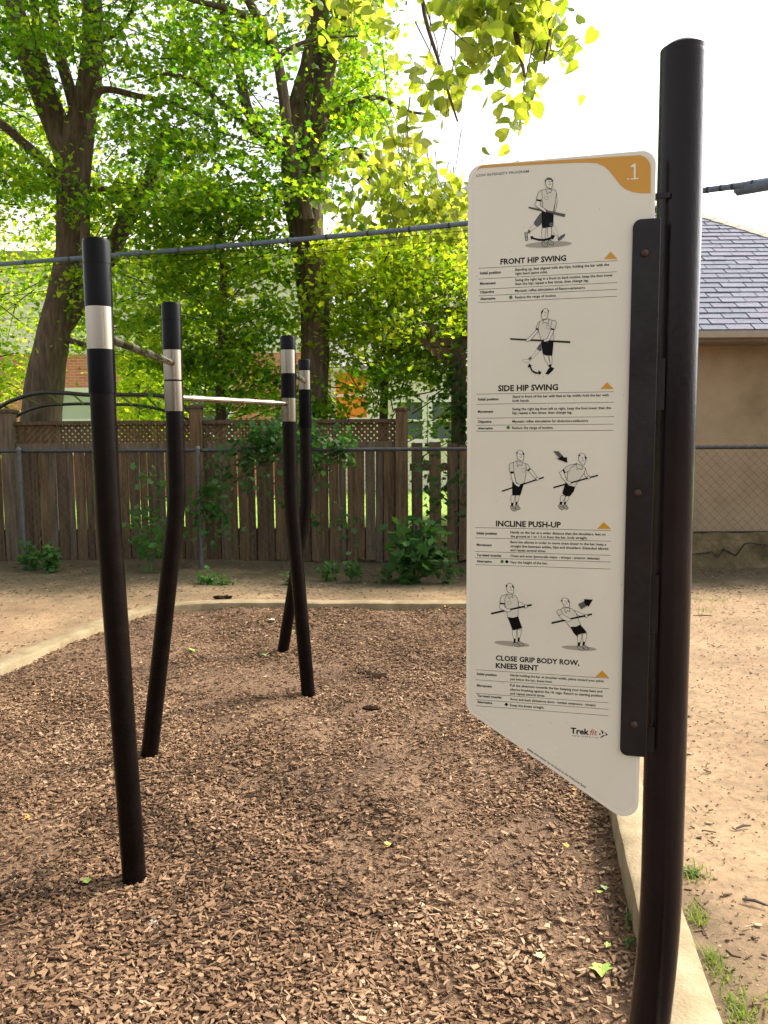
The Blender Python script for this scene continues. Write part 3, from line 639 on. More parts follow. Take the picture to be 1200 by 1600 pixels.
# ------------------------------------------------------------------ garage at right
def garage():
    XL, XR, YE, OV = 2.0, 7.9, 9.1, 0.42
    ez = P(1150, 519, YE).z; D = 3.3; pitch = 0.68
    t = thing('stucco_garage', 'tan stucco garage with grey shingled hip roof beyond the chain link', 'garage', (5, 12, 0))
    yw = YE + OV; yb = YE + 2 * D - OV
    MB().box(((XL + XR) / 2, (yw + yb) / 2, (ez - .02) / 2 + .1), (XR - XL - 2 * .3, yb - yw, ez - .02 - .2)).build('wall', M['stucco'], t)
    fz = P(1150, 832, yw).z
    ft = MB(); n = 40; x0, x1 = XL + .25, XR - .25
    for i in range(n + 1):
        x = x0 + (x1 - x0) * i / n
        for (o, z) in ((-.02, fz), (-.05 - rnd.uniform(0, .012), fz - .02), (-.055 - rnd.uniform(0, .03), .45), (-.10 - rnd.uniform(0, .03), .05), (-.1, -.3)):
            ft.v.append((x, yw + o, z + rnd.uniform(-.01, .01)))
    for i in range(n):
        for k in range(4): ft.f.append((i * 5 + k, (i + 1) * 5 + k, (i + 1) * 5 + k + 1, i * 5 + k + 1)); ft.m.append(0)
    fo = ft.build('footing', M['footing'], t, smooth=True)
    # crack line in the parging
    pts = [P(x, y, yw - .115) for (x, y) in ((1082, 866), (1103, 864), (1112, 862), (1122, 871), (1130, 858), (1150, 868), (1163, 850), (1172, 848), (1188, 851), (1203, 852), (1230, 860))]
    MB().tube(pts, [rnd.uniform(.003, .011) for _ in pts], 5).build('crack', M['dark_line'], fo)
    MB().box(((XL + XR) / 2, yw - .028, fz + .008), (XR - XL - .5, .05, .02)).build('drip_strip', M['dark_line'], t)  # wall-base trim; the shadow line under the stucco is put into its colour
    # eaves
    MB().box(((XL + XR) / 2, YE + .03, ez - .055), (XR - XL, .06, .10)).build('fascia', M['soffit'], t)
    g = MB(); g.box(((XL + XR) / 2, YE - .045, ez - .03), (XR - XL + .1, .09, .075)); g.build('gutter', M['trim'], t)
    MB().box(((XL + XR) / 2, YE + .25, ez - .10), (XR - XL, .38, .02)).build('soffit', M['soffit'], t)
    # roof deck: front slope, hip on the right, gable on the left
    rz = ez + .012; h = pitch * D
    v = [(XL, YE, rz), (XR, YE, rz), (XR, YE + 2 * D, rz), (XL, YE + 2 * D, rz), (XL, YE + D, rz + h), (XR - D, YE + D, rz + h)]
    deck = MB().add(v, [(0, 1, 5, 4), (1, 2, 5), (2, 3, 4, 5), (3, 0, 4), (3, 2, 1, 0)]).build('roof', M['shingle_under'], t)
    # shingles: rows of tabs; the ones in view are single pieces
    sl = math.hypot(1, pitch); ex = 0.142; tabw = 0.30; rows = int(D * sl / ex)
    ang = math.atan(pitch)
    base = MB(); L, T = ex + .05, .020
    base.add([(-tabw / 2 + .006, 0, 0), (tabw / 2 - .006, 0, 0), (tabw / 2 - .006, L, .002), (-tabw / 2 + .006, L, .002), (-tabw / 2 + .006, 0, T), (tabw / 2 - .006, 0, T), (tabw / 2 - .006, L, .004), (-tabw / 2 + .006, L, .004)],
             [(3, 2, 1, 0), (4, 5, 6, 7), (0, 1, 5, 4), (1, 2, 6, 5), (2, 3, 7, 6), (3, 0, 4, 7)])
    mes = [base.mesh('shingle', M['shingle%d' % i]) for i in range(3)]
    rest = MB(); cnt = 0
    for r in range(rows):
        s = r * ex; yy = YE + s / sl; zz = rz + s / sl * pitch + .006
        off = (0, .15, .05, .2)[r % 4] + rnd.uniform(-.01, .01)
        x = XL + off - tabw
        while x < XR - (yy - YE) - .12:
            x += tabw
            if x - tabw / 2 < XL - .05 or x + tabw / 2 > XR - (yy - YE) + .02: continue
            px = 600 + x / yy * F
            rot = (ang + rnd.uniform(-.006, .012), 0, rnd.uniform(-.006, .006)); jx = rnd.uniform(-.004, .004); jy = rnd.uniform(-.006, .006)
            if 1070 < px < 1245 and cnt < 300:
                o = bpy.data.objects.new('shingle', mes[rnd.choice((0, 0, 1, 1, 2))]); COL.objects.link(o); o.parent = deck
                o.location = Vector((x + jx, yy + jy, zz)) - ORG[t.name]; o.rotation_euler = rot; cnt += 1
            else:
                m = Matrix.Translation((x + jx, yy + jy, zz)) @ Euler(rot).to_matrix().to_4x4()
                rest.add([m @ Vector(q) for q in base.v], base.f)
    rest.build('shingle_field', M['shingle1'], deck)['kind'] = 'stuff'
    # hip and ridge caps
    a, b = Vector((XR, YE, rz + .012)), Vector((XR - D, YE + D, rz + h + .012)); n = 26; hd = (b - a).normalized()
    w1 = Vector((0, -pitch, 1)).normalized().cross(hd); w2 = Vector((pitch, 0, 1)).normalized().cross(hd)
    if w1.x > 0: w1 = -w1
    if w2.y < 0: w2 = -w2
    for i in range(n):
        p = a.lerp(b, i / n) + Vector((0, 0, .016)); q = a.lerp(b, (i + 1.2) / n) + Vector((0, 0, .004)); m2 = MB(); dz = Vector((0, 0, .012)); wd = .15
        v = [p + w1 * wd, p, p + w2 * wd, q + w1 * wd, q, q + w2 * wd]; v += [k + dz for k in v]
        m2.add(v, [(6, 7, 10, 9), (7, 8, 11, 10), (0, 3, 4, 1), (1, 4, 5, 2), (0, 1, 7, 6), (1, 2, 8, 7), (0, 6, 9, 3), (2, 5, 11, 8), (3, 9, 10, 4), (4, 10, 11, 5)])
        m2.build('hip_cap', M['hipcap'], deck)
    MB().bar(b, (XL, YE + D, rz + h + .02), .26, .03).build('ridge_cap', M['hipcap'], deck)
M['shingle_under'] = plain('shingle_underlay', (0.035, 0.032, 0.04), 0.95)
for i, c in enumerate(((0.105, 0.118, 0.165), (0.125, 0.135, 0.185), (0.125, 0.125, 0.18))):
    M['shingle%d' % i] = mat('grey_shingle_%d' % i, [tuple(k * .8 for k in c), c, tuple(k * 1.2 for k in c)], 0.9, 18, 6, 0.4, 120)
M['hipcap'] = mat('hip_cap_shingle', [(0.26, 0.23, 0.19), (0.34, 0.30, 0.25)], 0.9, 12)  # paler than the shingles: the lit roof edge is put into the colour
garage()

# ------------------------------------------------------------------ wooden fence with lattice
def wood_fence():
    Y = 9.94; t = thing('wooden_fence', 'weathered board fence with lattice top behind the bars', 'fence', (-2.3, Y, 0.05))
    zt = P(150, 658, Y).z; zl = P(150, 697, Y).z; zb = 0.06
    posts = [P(-275, 700, Y).x, P(18, 700, Y).x, P(310, 700, Y).x, P(628, 700, Y).x]
    for i, x in enumerate(posts):
        h = zt + (.10, .11, .15, .10)[i]
        p = MB()
        p.add([(x - .075, Y - .12, 0), (x + .075, Y - .12, 0), (x + .075, Y + .03, 0), (x - .075, Y + .03, 0), (x - .078, Y - .122, h), (x + .07, Y - .122, h), (x + .07, Y + .03, h), (x - .078, Y + .03, h)],
              [(3, 2, 1, 0), (4, 5, 6, 7), (0, 1, 5, 4), (1, 2, 6, 5), (2, 3, 7, 6), (3, 0, 4, 7)])
        p = p.build('post', M['fence3' if i == 1 else 'fence2'], t)
        c = MB(); c.box((x, Y - .045, h + .017), (.20, .20, .03)); c.add([(x - .09, Y - .135, h + .033), (x + .09, Y - .135, h + .033), (x + .09, Y + .045, h + .033), (x - .09, Y + .045, h + .033), (x, Y - .045, h + .06)], [(0, 1, 4), (1, 2, 4), (2, 3, 4), (3, 0, 4)])
        c.build('cap', M['fence'], p)
    for i in range(3):
        xa, xb = posts[i] + .08, posts[i + 1] - .08
        MB().box(((xa + xb) / 2, Y - .02, zt - .02), (xb - xa, .09, .045)).build('top_rail', M['fence'], t)
        MB().box(((xa + xb) / 2, Y - .015, zl - .005), (xb - xa, .07, .085)).build('middle_rail', M['fence3'], t)
        MB().box(((xa + xb) / 2, Y + .05, .26), (xb - xa, .04, .44)).build('bottom_rail', M['fence2'], t)
        # lattice: crossed diagonal laths, too fine to pick apart
        lt = MB(); z0, z1 = zl + .04, zt - .045; H = z1 - z0; st = .078; wl = .036
        for s in (-1, 1):
            yy = Y - .012 + .004 * s; k = -H
            while k < xb - xa:
                p = [(0, 0)] ; xs, zs, xe, ze = xa + k, z0, xa + k + H, z1
                if xs < xa: zs += xa - xs; xs = xa
                if xe > xb: ze -= xe - xb; xe = xb
                if xe - xs > .02:
                    if s > 0: zs, ze = z1 - (zs - z0), z1 - (ze - z0)
                    lt.bar((xs, yy, zs), (xe, yy, ze), .006, wl, up=(0, 0, 1))
                k += st
        lt.build('lattice', M['fence2'], t)['kind'] = 'stuff'
    mats = ['fence', 'fence2', 'fence2', 'fence', 'fence2', 'fence3']
    def board(x, w, zb, zt, y, th=.02):
        k = rnd.uniform(-.011, .011); mb = MB(); hw = w / 2; cut = rnd.uniform(-.02, .02); y += rnd.uniform(-.008, .004); zt += rnd.uniform(-.012, .004)
        mb.add([(x - hw, y, zb + cut), (x + hw, y, zb - cut), (x + hw, y + th, zb - cut), (x - hw, y + th, zb + cut), (x - hw + k, y + rnd.uniform(-.006, .006), zt), (x + hw + k, y + rnd.uniform(-.006, .006), zt), (x + hw + k, y + th + .003, zt), (x - hw + k, y + th + .003, zt)],
               [(3, 2, 1, 0), (4, 5, 6, 7), (0, 1, 5, 4), (1, 2, 6, 5), (2, 3, 7, 6), (3, 0, 4, 7)])
        mb.build('board', M[rnd.choice(mats)], t)
    pit = .2305
    x = P(59, 760, Y).x - pit * 14 + .006
    while x < posts[3] - .1:
        top = zl - .048
        board(x + .080, .125 + rnd.uniform(-.005, .005), zb + rnd.uniform(-.03, .02), top, Y - .022)
        board(x + .185, .088, zb + rnd.uniform(-.03, .04), top - .002, Y - .004, .014)
        x += pit
    # patched end bay without lattice
    x = posts[3] + .12
    for (w, gap, zt2, dz) in ((.14, .09, zl + .02, 0), (.15, .075, zl + .03, .1), (.13, .02, zl, 0), (.14, .02, zl - .01, 0), (.15, .03, zl + .01, 0), (.14, .02, zl, 0), (.14, .03, zl, 0), (.14, .02, zl, 0)):
        board(x + w / 2, w, zb + dz, zt2, Y - .02); x += w + gap
    MB().box((posts[3] + .75, Y + .045, .45), (1.3, .04, .09)).build('bottom_rail', M['fence2'], t)
    MB().box((posts[3] + .75, Y + .045, 1.25), (1.3, .04, .09)).build('middle_rail', M['fence2'], t)
wood_fence()

# ------------------------------------------------------------------ chain link fence
def chain_fence():
    A, B = Vector((-7.2, 9.62, 0)), Vector((6.2, 8.62, 0)); d = (B - A); L = d.length; u = d / L; nrm = Vector((u.y, -u.x, 0))
    t = thing('chain_link_fence', 'rusty grey chain link fence with top rail along the park edge', 'fence', (-0.5, 9.1, 0.05))
    zt = 1.505; at = lambda s: A + u * s
    MB().tube([at(0) + Vector((0, 0, zt)), at(L * .5) + Vector((0, 0, zt - .006)), at(L) + Vector((0, 0, zt))], .021, 10).build('top_rail', M['rail'], t, smooth=True)
    def s_of(px):                                # where the sight line in plan meets the fence line
        k = ray(px, 800).x / ray(px, 800).y; return (A.x - k * A.y) / (k * u.y - u.x)
    for px in (-240, 37, 313, 745, 1265):
        p = at(s_of(px)); z0 = float(hg(np.array(p.x), np.array(p.y))) - .1
        o = MB().tube([p + nrm * .03 + Vector((0, 0, z0)), p + nrm * .03 + Vector((0, 0, zt + .01))], .028, 10).build('post', M['galv'], t, smooth=True)
        MB().tube([p + nrm * .03 + Vector((0, 0, zt + .01)), p + nrm * .03 + Vector((0, 0, zt + .03)), p + nrm * .03 + Vector((0, 0, zt + .05))], [.034, .032, .012], 10).build('post_cap', M['galv'], o, smooth=True)
    # woven wire: each wire zigzags from bottom to top
    c = .052; n = int(L / c); zs0 = 0.02; k = int((zt + .03 - zs0) / (c)); mb = MB()
    q = np.random.default_rng(4)
    for i in range(n):
        pts = []
        for j in range(k + 1):
            side = ((j + i) % 2); s = (i + side) * c
            p = at(s); z0 = float(hg(np.array(p.x), np.array(p.y))) + .01
            pts.append(Vector((p.x, p.y, z0 + (zt + .028 - z0) * j / k)) + nrm * (.004 * (1 if (j % 2) else -1)) + Vector(q.normal(0, .0012, 3)))
        mb.tube(pts, .0023, 3, cap=False)
    mb.build('wire_mesh', M['galv'], t)['kind'] = 'stuff'
chain_fence()

# ------------------------------------------------------------------ arched ladder behind the fence
def ladder():
    Y = 10.5; t = thing('arched_ladder_climber', 'black arched overhead ladder climber beyond the fence at left', 'climber', (P(140, 640, Y).x, Y, 0))
    near = [(-75, 740), (-40, 672), (0, 636), (30, 622), (62, 614), (100, 614), (140, 617), (200, 617), (245, 618), (275, 626), (300, 648), (318, 690), (325, 760)]
    far = [(-45, 740), (-10, 680), (30, 648), (65, 635), (98, 632), (130, 631), (170, 632), (210, 633), (250, 640), (285, 652), (318, 670), (335, 710), (342, 770)]
    a = catmull([P(x, y, Y) for x, y in near], 5); b = catmull([P(x, y, Y + .55) for x, y in far], 5)
    for q in (a, b):
        e0, e1 = q[0].copy(), q[-1].copy(); e0.z = 0; e1.z = 0; q.insert(0, e0); q.append(e1)
    MB().tube(a, .028, 10).build('rail', M['ladder'], t, smooth=True); MB().tube(b, .022, 10).build('rail', M['ladder'], t, smooth=True)
    for (x0, y0, x1, y1) in ((5, 634, 30, 648), (37, 620, 65, 635), (72, 614, 98, 632), (112, 615, 131, 631), (150, 617, 170, 632), (188, 617, 207, 633), (228, 618, 247, 639), (262, 622, 283, 651)):
        p, q = P(x0, y0, Y), P(x1, y1, Y + .55); d = (q - p).normalized()
        MB().tube([p - d * .05, q], .014, 8).build('rung', M['ladder'], t, smooth=True)
ladder()

# ------------------------------------------------------------------ overhead cables
def cables():
    t = thing('overhead_cable', 'thick blue grey overhead cable bundle crossing above the fence', 'cable', (0, 10, 0))
    pts = catmull([P(-400, 445, 12.6), P(0, 413, 11.0), P(250, 393, 10.3), P(480, 373, 9.75), P(730, 349, 9.2), P(910, 326, 8.6), P(1090, 299, 8.1), P(1200, 282, 7.7), P(1600, 205, 6.8)], 8)
    m = MB().tube(pts, .030, 8).build('main_cable', M['cable'], t, smooth=True)
    for i in range(3, len(pts) - 1, 2):
        d = (pts[i + 1] - pts[i]).normalized() * .012
        MB().tube([pts[i] - d, pts[i] + d], .033, 8).build('lashing_clamp', M['rail'], m)
    s = [P(1148, 297, 7.9), P(1152, 296.5, 7.9), P(1210, 286, 7.65), P(1330, 263, 7.3)]
    MB().tube(s, [.03, .058, .06, .06], 10).build('splice_case', M['cable'], t, smooth=True)
    for k, (dy, r) in enumerate(((10, .0035), (22, .003))):
        q = catmull([P(-300, 438 + dy, 12.3), P(130, 404 + dy * .6, 10.7), P(420, 378 + dy, 9.9), P(730, 350 + dy, 9.2), P(1010, 311 + dy * 1.1, 8.3), P(1060, 303, 8.2)], 6)
        MB().tube(q, r, 6).build('drop_wire', M['gloss_black'], t, smooth=True)
cables()

# ------------------------------------------------------------------ exercise bars
def station():
    specs = [  # foot px, top px, bend y, pixel rows of (band material, y0, y1)
        ((210, 1372), (150, 372), 790, [('gloss_black', 372, 480), ('steel', 480, 547), ('gloss_black', 547, 615)]),
        ((233, 1184), (267, 472), 780, [('gloss_black', 472, 547), ('steel', 547, 594), ('steel', 596, 643)]),
        ((482, 1088), (449.5, 524), 775, [('gloss_black', 524, 547), ('steel', 547, 584), ('gloss_black', 584, 622), ('steel', 622, 659)]),
        ((442, 1018), (475.5, 561), 785, [('gloss_black', 561, 579), ('steel', 579, 609), ('gloss_black', 609, 668)])]
    t = thing('exercise_bar_station', 'four bent black posts joined by silver exercise bars in the mulch', 'exercise bars', (-0.9, 4.4, 0))
    tops = []; rad = .0445
    for (ft, tp, by, bands) in specs:
        f = G(ft[0], ft[1], 0); Y = f.y; top = P(tp[0], tp[1], Y); x = top.x
        zb = P(tp[0], by, Y).z
        pts = [Vector((f.x, Y, 0)) + Vector((f.x - x, 0, -zb)).normalized() * .15]
        knee = Vector((x, Y, zb)); dn = (Vector((f.x, Y, 0)) - knee).normalized(); up = Vector((0, 0, 1)); rr = .16
        for k in range(9):                       # smooth bend
            s = k / 8; a = knee + dn * rr * (1 - s); b = knee + up * rr * s; pts.append(a.lerp(b, s))
        pts.append(Vector((x, Y, top.z - .02)))
        p = MB().tube(pts, rad, 24).build('post', M['paint_dark'], t, smooth=True)
        for i, (m, y0, y1) in enumerate(bands):
            z1, z0 = P(tp[0], y0, Y).z, P(tp[0], y1, Y).z
            if i == 0:
                MB().tube([(x, Y, z0), (x, Y, z1 - .018), (x, Y, z1 - .006), (x, Y, z1 - .001), (x, Y, z1)], [rad + .0035, rad + .0035, rad, rad - .012, .006], 28).build('cap_sleeve', M[m], p, smooth=True)
            else:
                MB().tube([(x, Y, z0 + .001), (x, Y, z1 - .001)], rad + (.0035 if m == 'gloss_black' else .0028), 28).build('collar', M[m], p, smooth=True)
        if bands[0][2] - bands[0][1] > 60:
            zs = P(tp[0], bands[0][1] + (bands[0][2] - bands[0][1]) * .38, Y).z
            MB().tube([(x, Y, zs - .0015), (x, Y, zs + .0015)], rad + .0042, 28).build('seam_ring', M['paint_dark'], p, smooth=True)
        tops.append((x, Y))
    def bar(i, j, z, knurl=True):
        a = Vector((*tops[i], z)); b = Vector((*tops[j], z)); d = (b - a).normalized(); a = a + d * .03; b = b - d * .03
        o = MB().tube([a, b], .0165, 18).build('bar', M['steel'], t, smooth=True)
        n = 4
        for k in range(n):
            s = .14 + .7 * k / (n - 1) * .95; c = a.lerp(b, s)
            MB().tube([c - d * .05, c + d * .05], .0172, 18).build('grip_band', M['grip'], o, smooth=True)
        for e, sg in ((a, 1), (b, -1)):
            MB().tube([e + d * sg * .012, e + d * sg * .022], .021, 18).build('weld_ring', M['steel'], o, smooth=True)
    M['grip'] = mat('knurled_grip', [(0.30, 0.27, 0.23), (0.36, 0.33, 0.28)], 0.26, 80, 3, metal=0.95)
    bar(0, 1, P(160, 524, tops[0][1]).z); bar(1, 2, P(275, 621, tops[1][1]).z); bar(2, 3, P(455, 579, tops[2][1]).z)
station()

# ------------------------------------------------------------------ exercise sign
def sign():
    U = Vector((.9711, -.2375, 0)).normalized(); Vv = Vector((0, 0, 1)); N = U.cross(Vv)
    O = P(1022, 300, 1.665)
    t = thing('exercise_sign', 'tall white exercise instruction sign bolted to a dark bent post', 'sign', (P(1054, 600, 1.70).x, 1.70, 0))
    def uv(px, py):
        d = ray(px, py); c = Vector((0, 0, CAM_H)); k = (O - c).dot(N) / d.dot(N); q = c + d * k - O
        return Vector((q.dot(U), q.z))
    def W(p, off): return O + U * p[0] + Vv * p[1] + N * off
    # post
    Yp = 1.705; pts = []
    for (x, y) in ((1065, 95), (1061, 400), (1053, 700), (1043, 1000), (1036.5, 1250)): pts.append(P(x, y, Yp))
    xm = np.polyfit([p.z for p in pts], [p.x for p in pts], 1)
    X = lambda z: float(np.polyval(xm, z))
    zt = P(1065, 68, Yp).z; zk = P(1030, 1440, Yp).z; e = P(1014.5, 1600, Yp)
    knee = Vector((X(zk), Yp, zk)); dn = (Vector((e.x, Yp, e.z)) - knee).normalized(); upd = (Vector((X(zt), Yp, zt)) - knee).normalized()
    path = [knee + dn * ((zk + .12) / abs(dn.z))]
    for k in range(11):
        s = k / 10; path.append((knee + dn * .14 * (1 - s)).lerp(knee + upd * .14 * s, s))
    path.append(Vector((X(zt - .012), Yp, zt - .012)))
    rp = .0455
    post = MB().tube(path, rp, 32).build('post', M['post_paint'], t, smooth=True)
    c = path[-1]
    cap = [c, c + upd * .006, c + upd * .011 , c + upd * .014]
    MB().tube([c - upd * .02, c - upd * .012, c - upd * .004, c + upd * .004, c + upd * .010, c + upd * .0135, c + upd * .015], [rp, rp + .0003, rp - .0012, rp - .006, rp - .014, rp - .025, .004], 32).build('post_cap', M['post_paint'], post, smooth=True)
    # panel outline with rounded corners
    TL, TR, BR, BL = uv(733, 256), uv(1022.5, 236), uv(1000, 1297), uv(726.5, 1110)
    TL.y = TR.y = (TL.y + TR.y) / 2; BR.x = TR.x = (TR.x + BR.x) / 2; TL.x = BL.x = (TL.x + BL.x) / 2
    def rounded(poly, rads, n=8):
        out = []; k = len(poly)
        for i in range(k):
            p, a, b = poly[i], poly[i - 1], poly[(i + 1) % k]; da, db = (a - p).normalized(), (b - p).normalized()
            th = math.acos(max(-1, min(1, da.dot(db)))); tl = rads[i] / math.tan(th / 2)
            q0, q1 = p + da * tl, p + db * tl; bis = (da + db).normalized(); cc = p + bis * (rads[i] / math.sin(th / 2))
            a0 = math.atan2((q0 - cc).y, (q0 - cc).x); a1 = math.atan2((q1 - cc).y, (q1 - cc).x); dd = (a1 - a0 + math.pi) % (2 * math.pi) - math.pi
            out += [Vector((cc.x + rads[i] * math.cos(a0 + dd * j / n), cc.y + rads[i] * math.sin(a0 + dd * j / n))) for j in range(n + 1)]
        return out
    def inset(poly, d):
        k = len(poly); out = []
        for i in range(k):
            a, p, b = poly[i - 1], poly[i], poly[(i + 1) % k]
            n1 = Vector((-(p - a).y, (p - a).x)).normalized(); n2 = Vector((-(b - p).y, (b - p).x)).normalized()
            m = (n1 + n2) / (1 + n1.dot(n2)); out.append(p + m * d)
        return out
    corners = [BL, BR, TR, TL]                    # anticlockwise seen from the front
    out = rounded(corners, [.035, .034, .030, .030])
    n = len(out); mb = MB(); edge = inset(out, .0015)
    rings = [(edge, 0.0), (out, -.0012), (out, -.0068), (edge, -.008)]
    for (pl, off) in rings: mb.v += [tuple(W(p, off)) for p in pl]
    mb.f.append(tuple(range(n))); mb.m.append(0)
    for r in range(3):
        for i in range(n): mb.f.append((r * n + i, (r + 1) * n + i, (r + 1) * n + (i + 1) % n, r * n + (i + 1) % n)); mb.m.append(0)
    mb.f.append(tuple(3 * n + i for i in reversed(range(n)))); mb.m.append(0)
    panel = mb.build('panel', M['panel'], t)
    inn = rounded(inset(corners, .0085), [.030, .030, .022, .022])
    pf = MB(); pf.v = [tuple(W(p, .0004)) for p in inn]; pf.f = [tuple(range(len(inn)))]; pf.m = [0]
    pf.build('printed_face', M['print_face'], panel)
    # prints
    def poly(pts, off): return [W(uv(*p), off) for p in pts]
    def S(o, *pts): return [(o[0] + x / 3.75, o[1] + y / 3.75) for (x, y) in pts]
    o1, o2, o3, o4, o5 = (720, 230), (720, 460), (720, 680), (720, 880), (720, 1080)
    yb = S(o1, (92, 138), (95, 133), (118, 122), (130, 121), (300, 110), (500, 99), (650, 92), (750, 90), (800, 95), (840, 112), (872, 140), (905, 185), (935, 222), (965, 246), (1010, 264), (1060, 270), (1112, 270), (1113, 120), (1108, 95), (1094, 72), (1074, 55), (1050, 47), (600, 75), (130, 106), (110, 115))
    m = MB(); m.v = poly(reversed(yb), .0008); m.f = [tuple(range(len(yb)))]; m.m = [0]; m.build('yellow_band', M['ink_yellow'], panel)
    def text(body, o, x0, y0, x1, ink='ink', bold=0.0, shear=0.0, name='lettering', ky=1.0, off=.0007, end=None, capfit=None):
        cu = bpy.data.curves.new('t', 'FONT'); cu.body = body; cu.size = 1; cu.resolution_u = 2; cu.offset = bold; cu.shear = shear
        ob = bpy.data.objects.new('t', cu); COL.objects.link(ob); bpy.context.view_layer.update()
        me = bpy.data.meshes.new_from_object(ob.evaluated_get(bpy.context.evaluated_depsgraph_get()))
        v = np.empty(len(me.vertices) * 3, np.float32); me.vertices.foreach_get('co', v); v = v.reshape(-1, 3)
        mn, mxx = v[:, 0].min(), v[:, 0].max()
        a = uv(o[0] + x0 / 3.75, o[1] + y0 / 3.75); b = uv(o[0] + x1 / 3.75, o[1] + (end if end is not None else y0) / 3.75)
        if end is None: dx = Vector((1, 0)); wd = (b - a).x
        else: wd = (b - a).length; dx = (b - a).normalized()
        dy = Vector((-dx.y, dx.x)); sc = wd / (mxx - mn); sy = sc * ky
        if capfit: sy = (uv(o[0] + x0 / 3.75, o[1] + (y0 - capfit) / 3.75).y - a.y) / .73
        Q = np.array(O + N * off) + np.outer((a.x + (v[:, 0] - mn) * sc * dx.x + v[:, 1] * sy * dy.x), np.array(U)) + np.outer((a.y + (v[:, 0] - mn) * sc * dx.y + v[:, 1] * sy * dy.y), np.array(Vv))
        Q -= np.array(ORG[t.name]); me.vertices.foreach_set('co', Q.astype(np.float32).ravel()); me.materials.clear(); me.materials.append(M[ink]); me.update()
        bpy.data.objects.remove(ob); bpy.data.curves.remove(cu); me.name = name
        r = bpy.data.objects.new(name, me); COL.objects.link(r); r.parent = panel; return r
    text('LOW INTENSITY PROGRAM', o1, 92, 174, 398, 'ink_grey', .012, capfit=15)
    m = MB()
    for pl in ([(1013, 183), (1013, 116), (996, 120), (996, 111), (1012, 98), (1024, 96), (1024, 182), (1040, 181), (1041, 188), (997, 191), (997, 184)], [(975, 184), (985, 183), (986, 191), (976, 192)]):
        q = poly(S(o1, *pl), .0012); m.add(q, [tuple(reversed(range(len(q))))] if len(pl) > 4 else [tuple(reversed(range(4)))])
    m.build('station_number', M['ink_white'], panel)
    secs = [
     (o1, [('FRONT HIP SWING', 232, 687, 617)], [('Initial position', 113, 746, 236), ('Movement', 113, 807, 205), ('Objective', 113, 857, 195), ('Alternative', 113, 896, 203)],
      [('Standing up, feet aligned with the hips, holding the bar with the', 318, 725, 868), ('right hand (same side).', 318, 748, 510), ('Swing the right leg in a front to back motion, keep the foot lower', 318, 786, 890), ('than the hip; repeat a few times, then change leg.', 318, 809, 748), ('Myotatic reflex stimulation of flexors-extensors.', 318, 849, 730), ('Reduce the range of motion.', 318, 887, 560)],
      [(105, 707, 918, 668), (105, 770, 915, 733), (105, 830, 915, 797), (105, 868, 915, 837), (102, 908, 915, 877)], [('c', 293, 880)], [(837, 657), (918, 655), (878, 612)]),
     (o2, [('SIDE HIP SWING', 218, 567, 570)], [('Initial position', 101, 622, 221), ('Movement', 100, 694, 190), ('Objective', 100, 753, 180), ('Alternative', 100, 791, 188)],
      [('Stand in front of the bar with feet at hip width; hold the bar with', 303, 606, 866), ('both hands.', 303, 630, 402), ('Swing the right leg from left to right, keep the foot lower than the', 302, 679, 880), ('hip; repeat a few times, then change leg.', 302, 702, 652), ('Myotatic reflex stimulation for abductors-adductors.', 302, 751, 749), ('Reduce the range of motion.', 300, 789, 543)],
      [(92, 583, 898, 572), (92, 643, 898, 633), (92, 724, 898, 718), (90, 764, 895, 763), (90, 801, 893, 798)], [('c', 278, 780)], [(817, 555), (898, 555), (857, 515)]),
     (o3, [('INCLINE PUSH-UP', 206, 533, 586)], [('Initial position', 93, 580, 212), ('Movement', 93, 648, 182), ('Targeted muscles', 93, 708, 238), ('Alternative', 93, 744, 182)],
      [('Hands on the bar at a wider distance than the shoulders, feet on', 291, 575, 848), ('the ground at 1 to 1.5 m from the bar, body straight.', 291, 598, 742), ('Bend the elbows in order to move chest closer to the bar; keep a', 291, 632, 852), ('straight line between ankles, hips and shoulders. Extended elbows', 291, 656, 865), ('and repeat several times.', 291, 679, 500), ('Chest and arms (pectoralis major - triceps - anterior deltoids)', 290, 713, 813), ('Vary the height of the bar.', 288, 750, 510)],
      [(85, 541, 880, 558), (85, 598, 880, 624), (85, 677, 880, 708), (85, 714, 880, 747), (85, 757, 880, 785)], [('c', 242, 740), ('d', 270, 741)], [(797, 549), (880, 549), (838, 509)]),
     (o4, [('CLOSE GRIP BODY ROW,', 205, 568, 695), ('KNEES BENT', 205, 613, 455)], [('Initial position', 95, 654, 211), ('Movement', 95, 722, 183), ('Targeted muscles', 96, 782, 240), ('Alternative', 96, 818, 184)],
      [('Hands holding the bar at shoulder width, palms toward you; pelvis', 289, 661, 838), ('just below the bar, knees bent.', 289, 684, 537), ('Pull the abdomen towards the bar keeping your knees bent and', 289, 721, 829), ('elbows brushing against the rib cage. Return to starting position', 289, 745, 833), ('and repeat several times.', 289, 768, 494), ('Arms and back (latissimus dorsi - lumbar extensors - biceps)', 289, 801, 790), ('Keep the knees straight.', 289, 837, 490)],
      [(88, 615, 868, 683), (88, 672, 868, 746), (88, 750, 866, 830), (88, 787, 866, 867), (88, 824, 865, 904)], [('d', 267, 827)], [(788, 665), (868, 670), (828, 628)])]
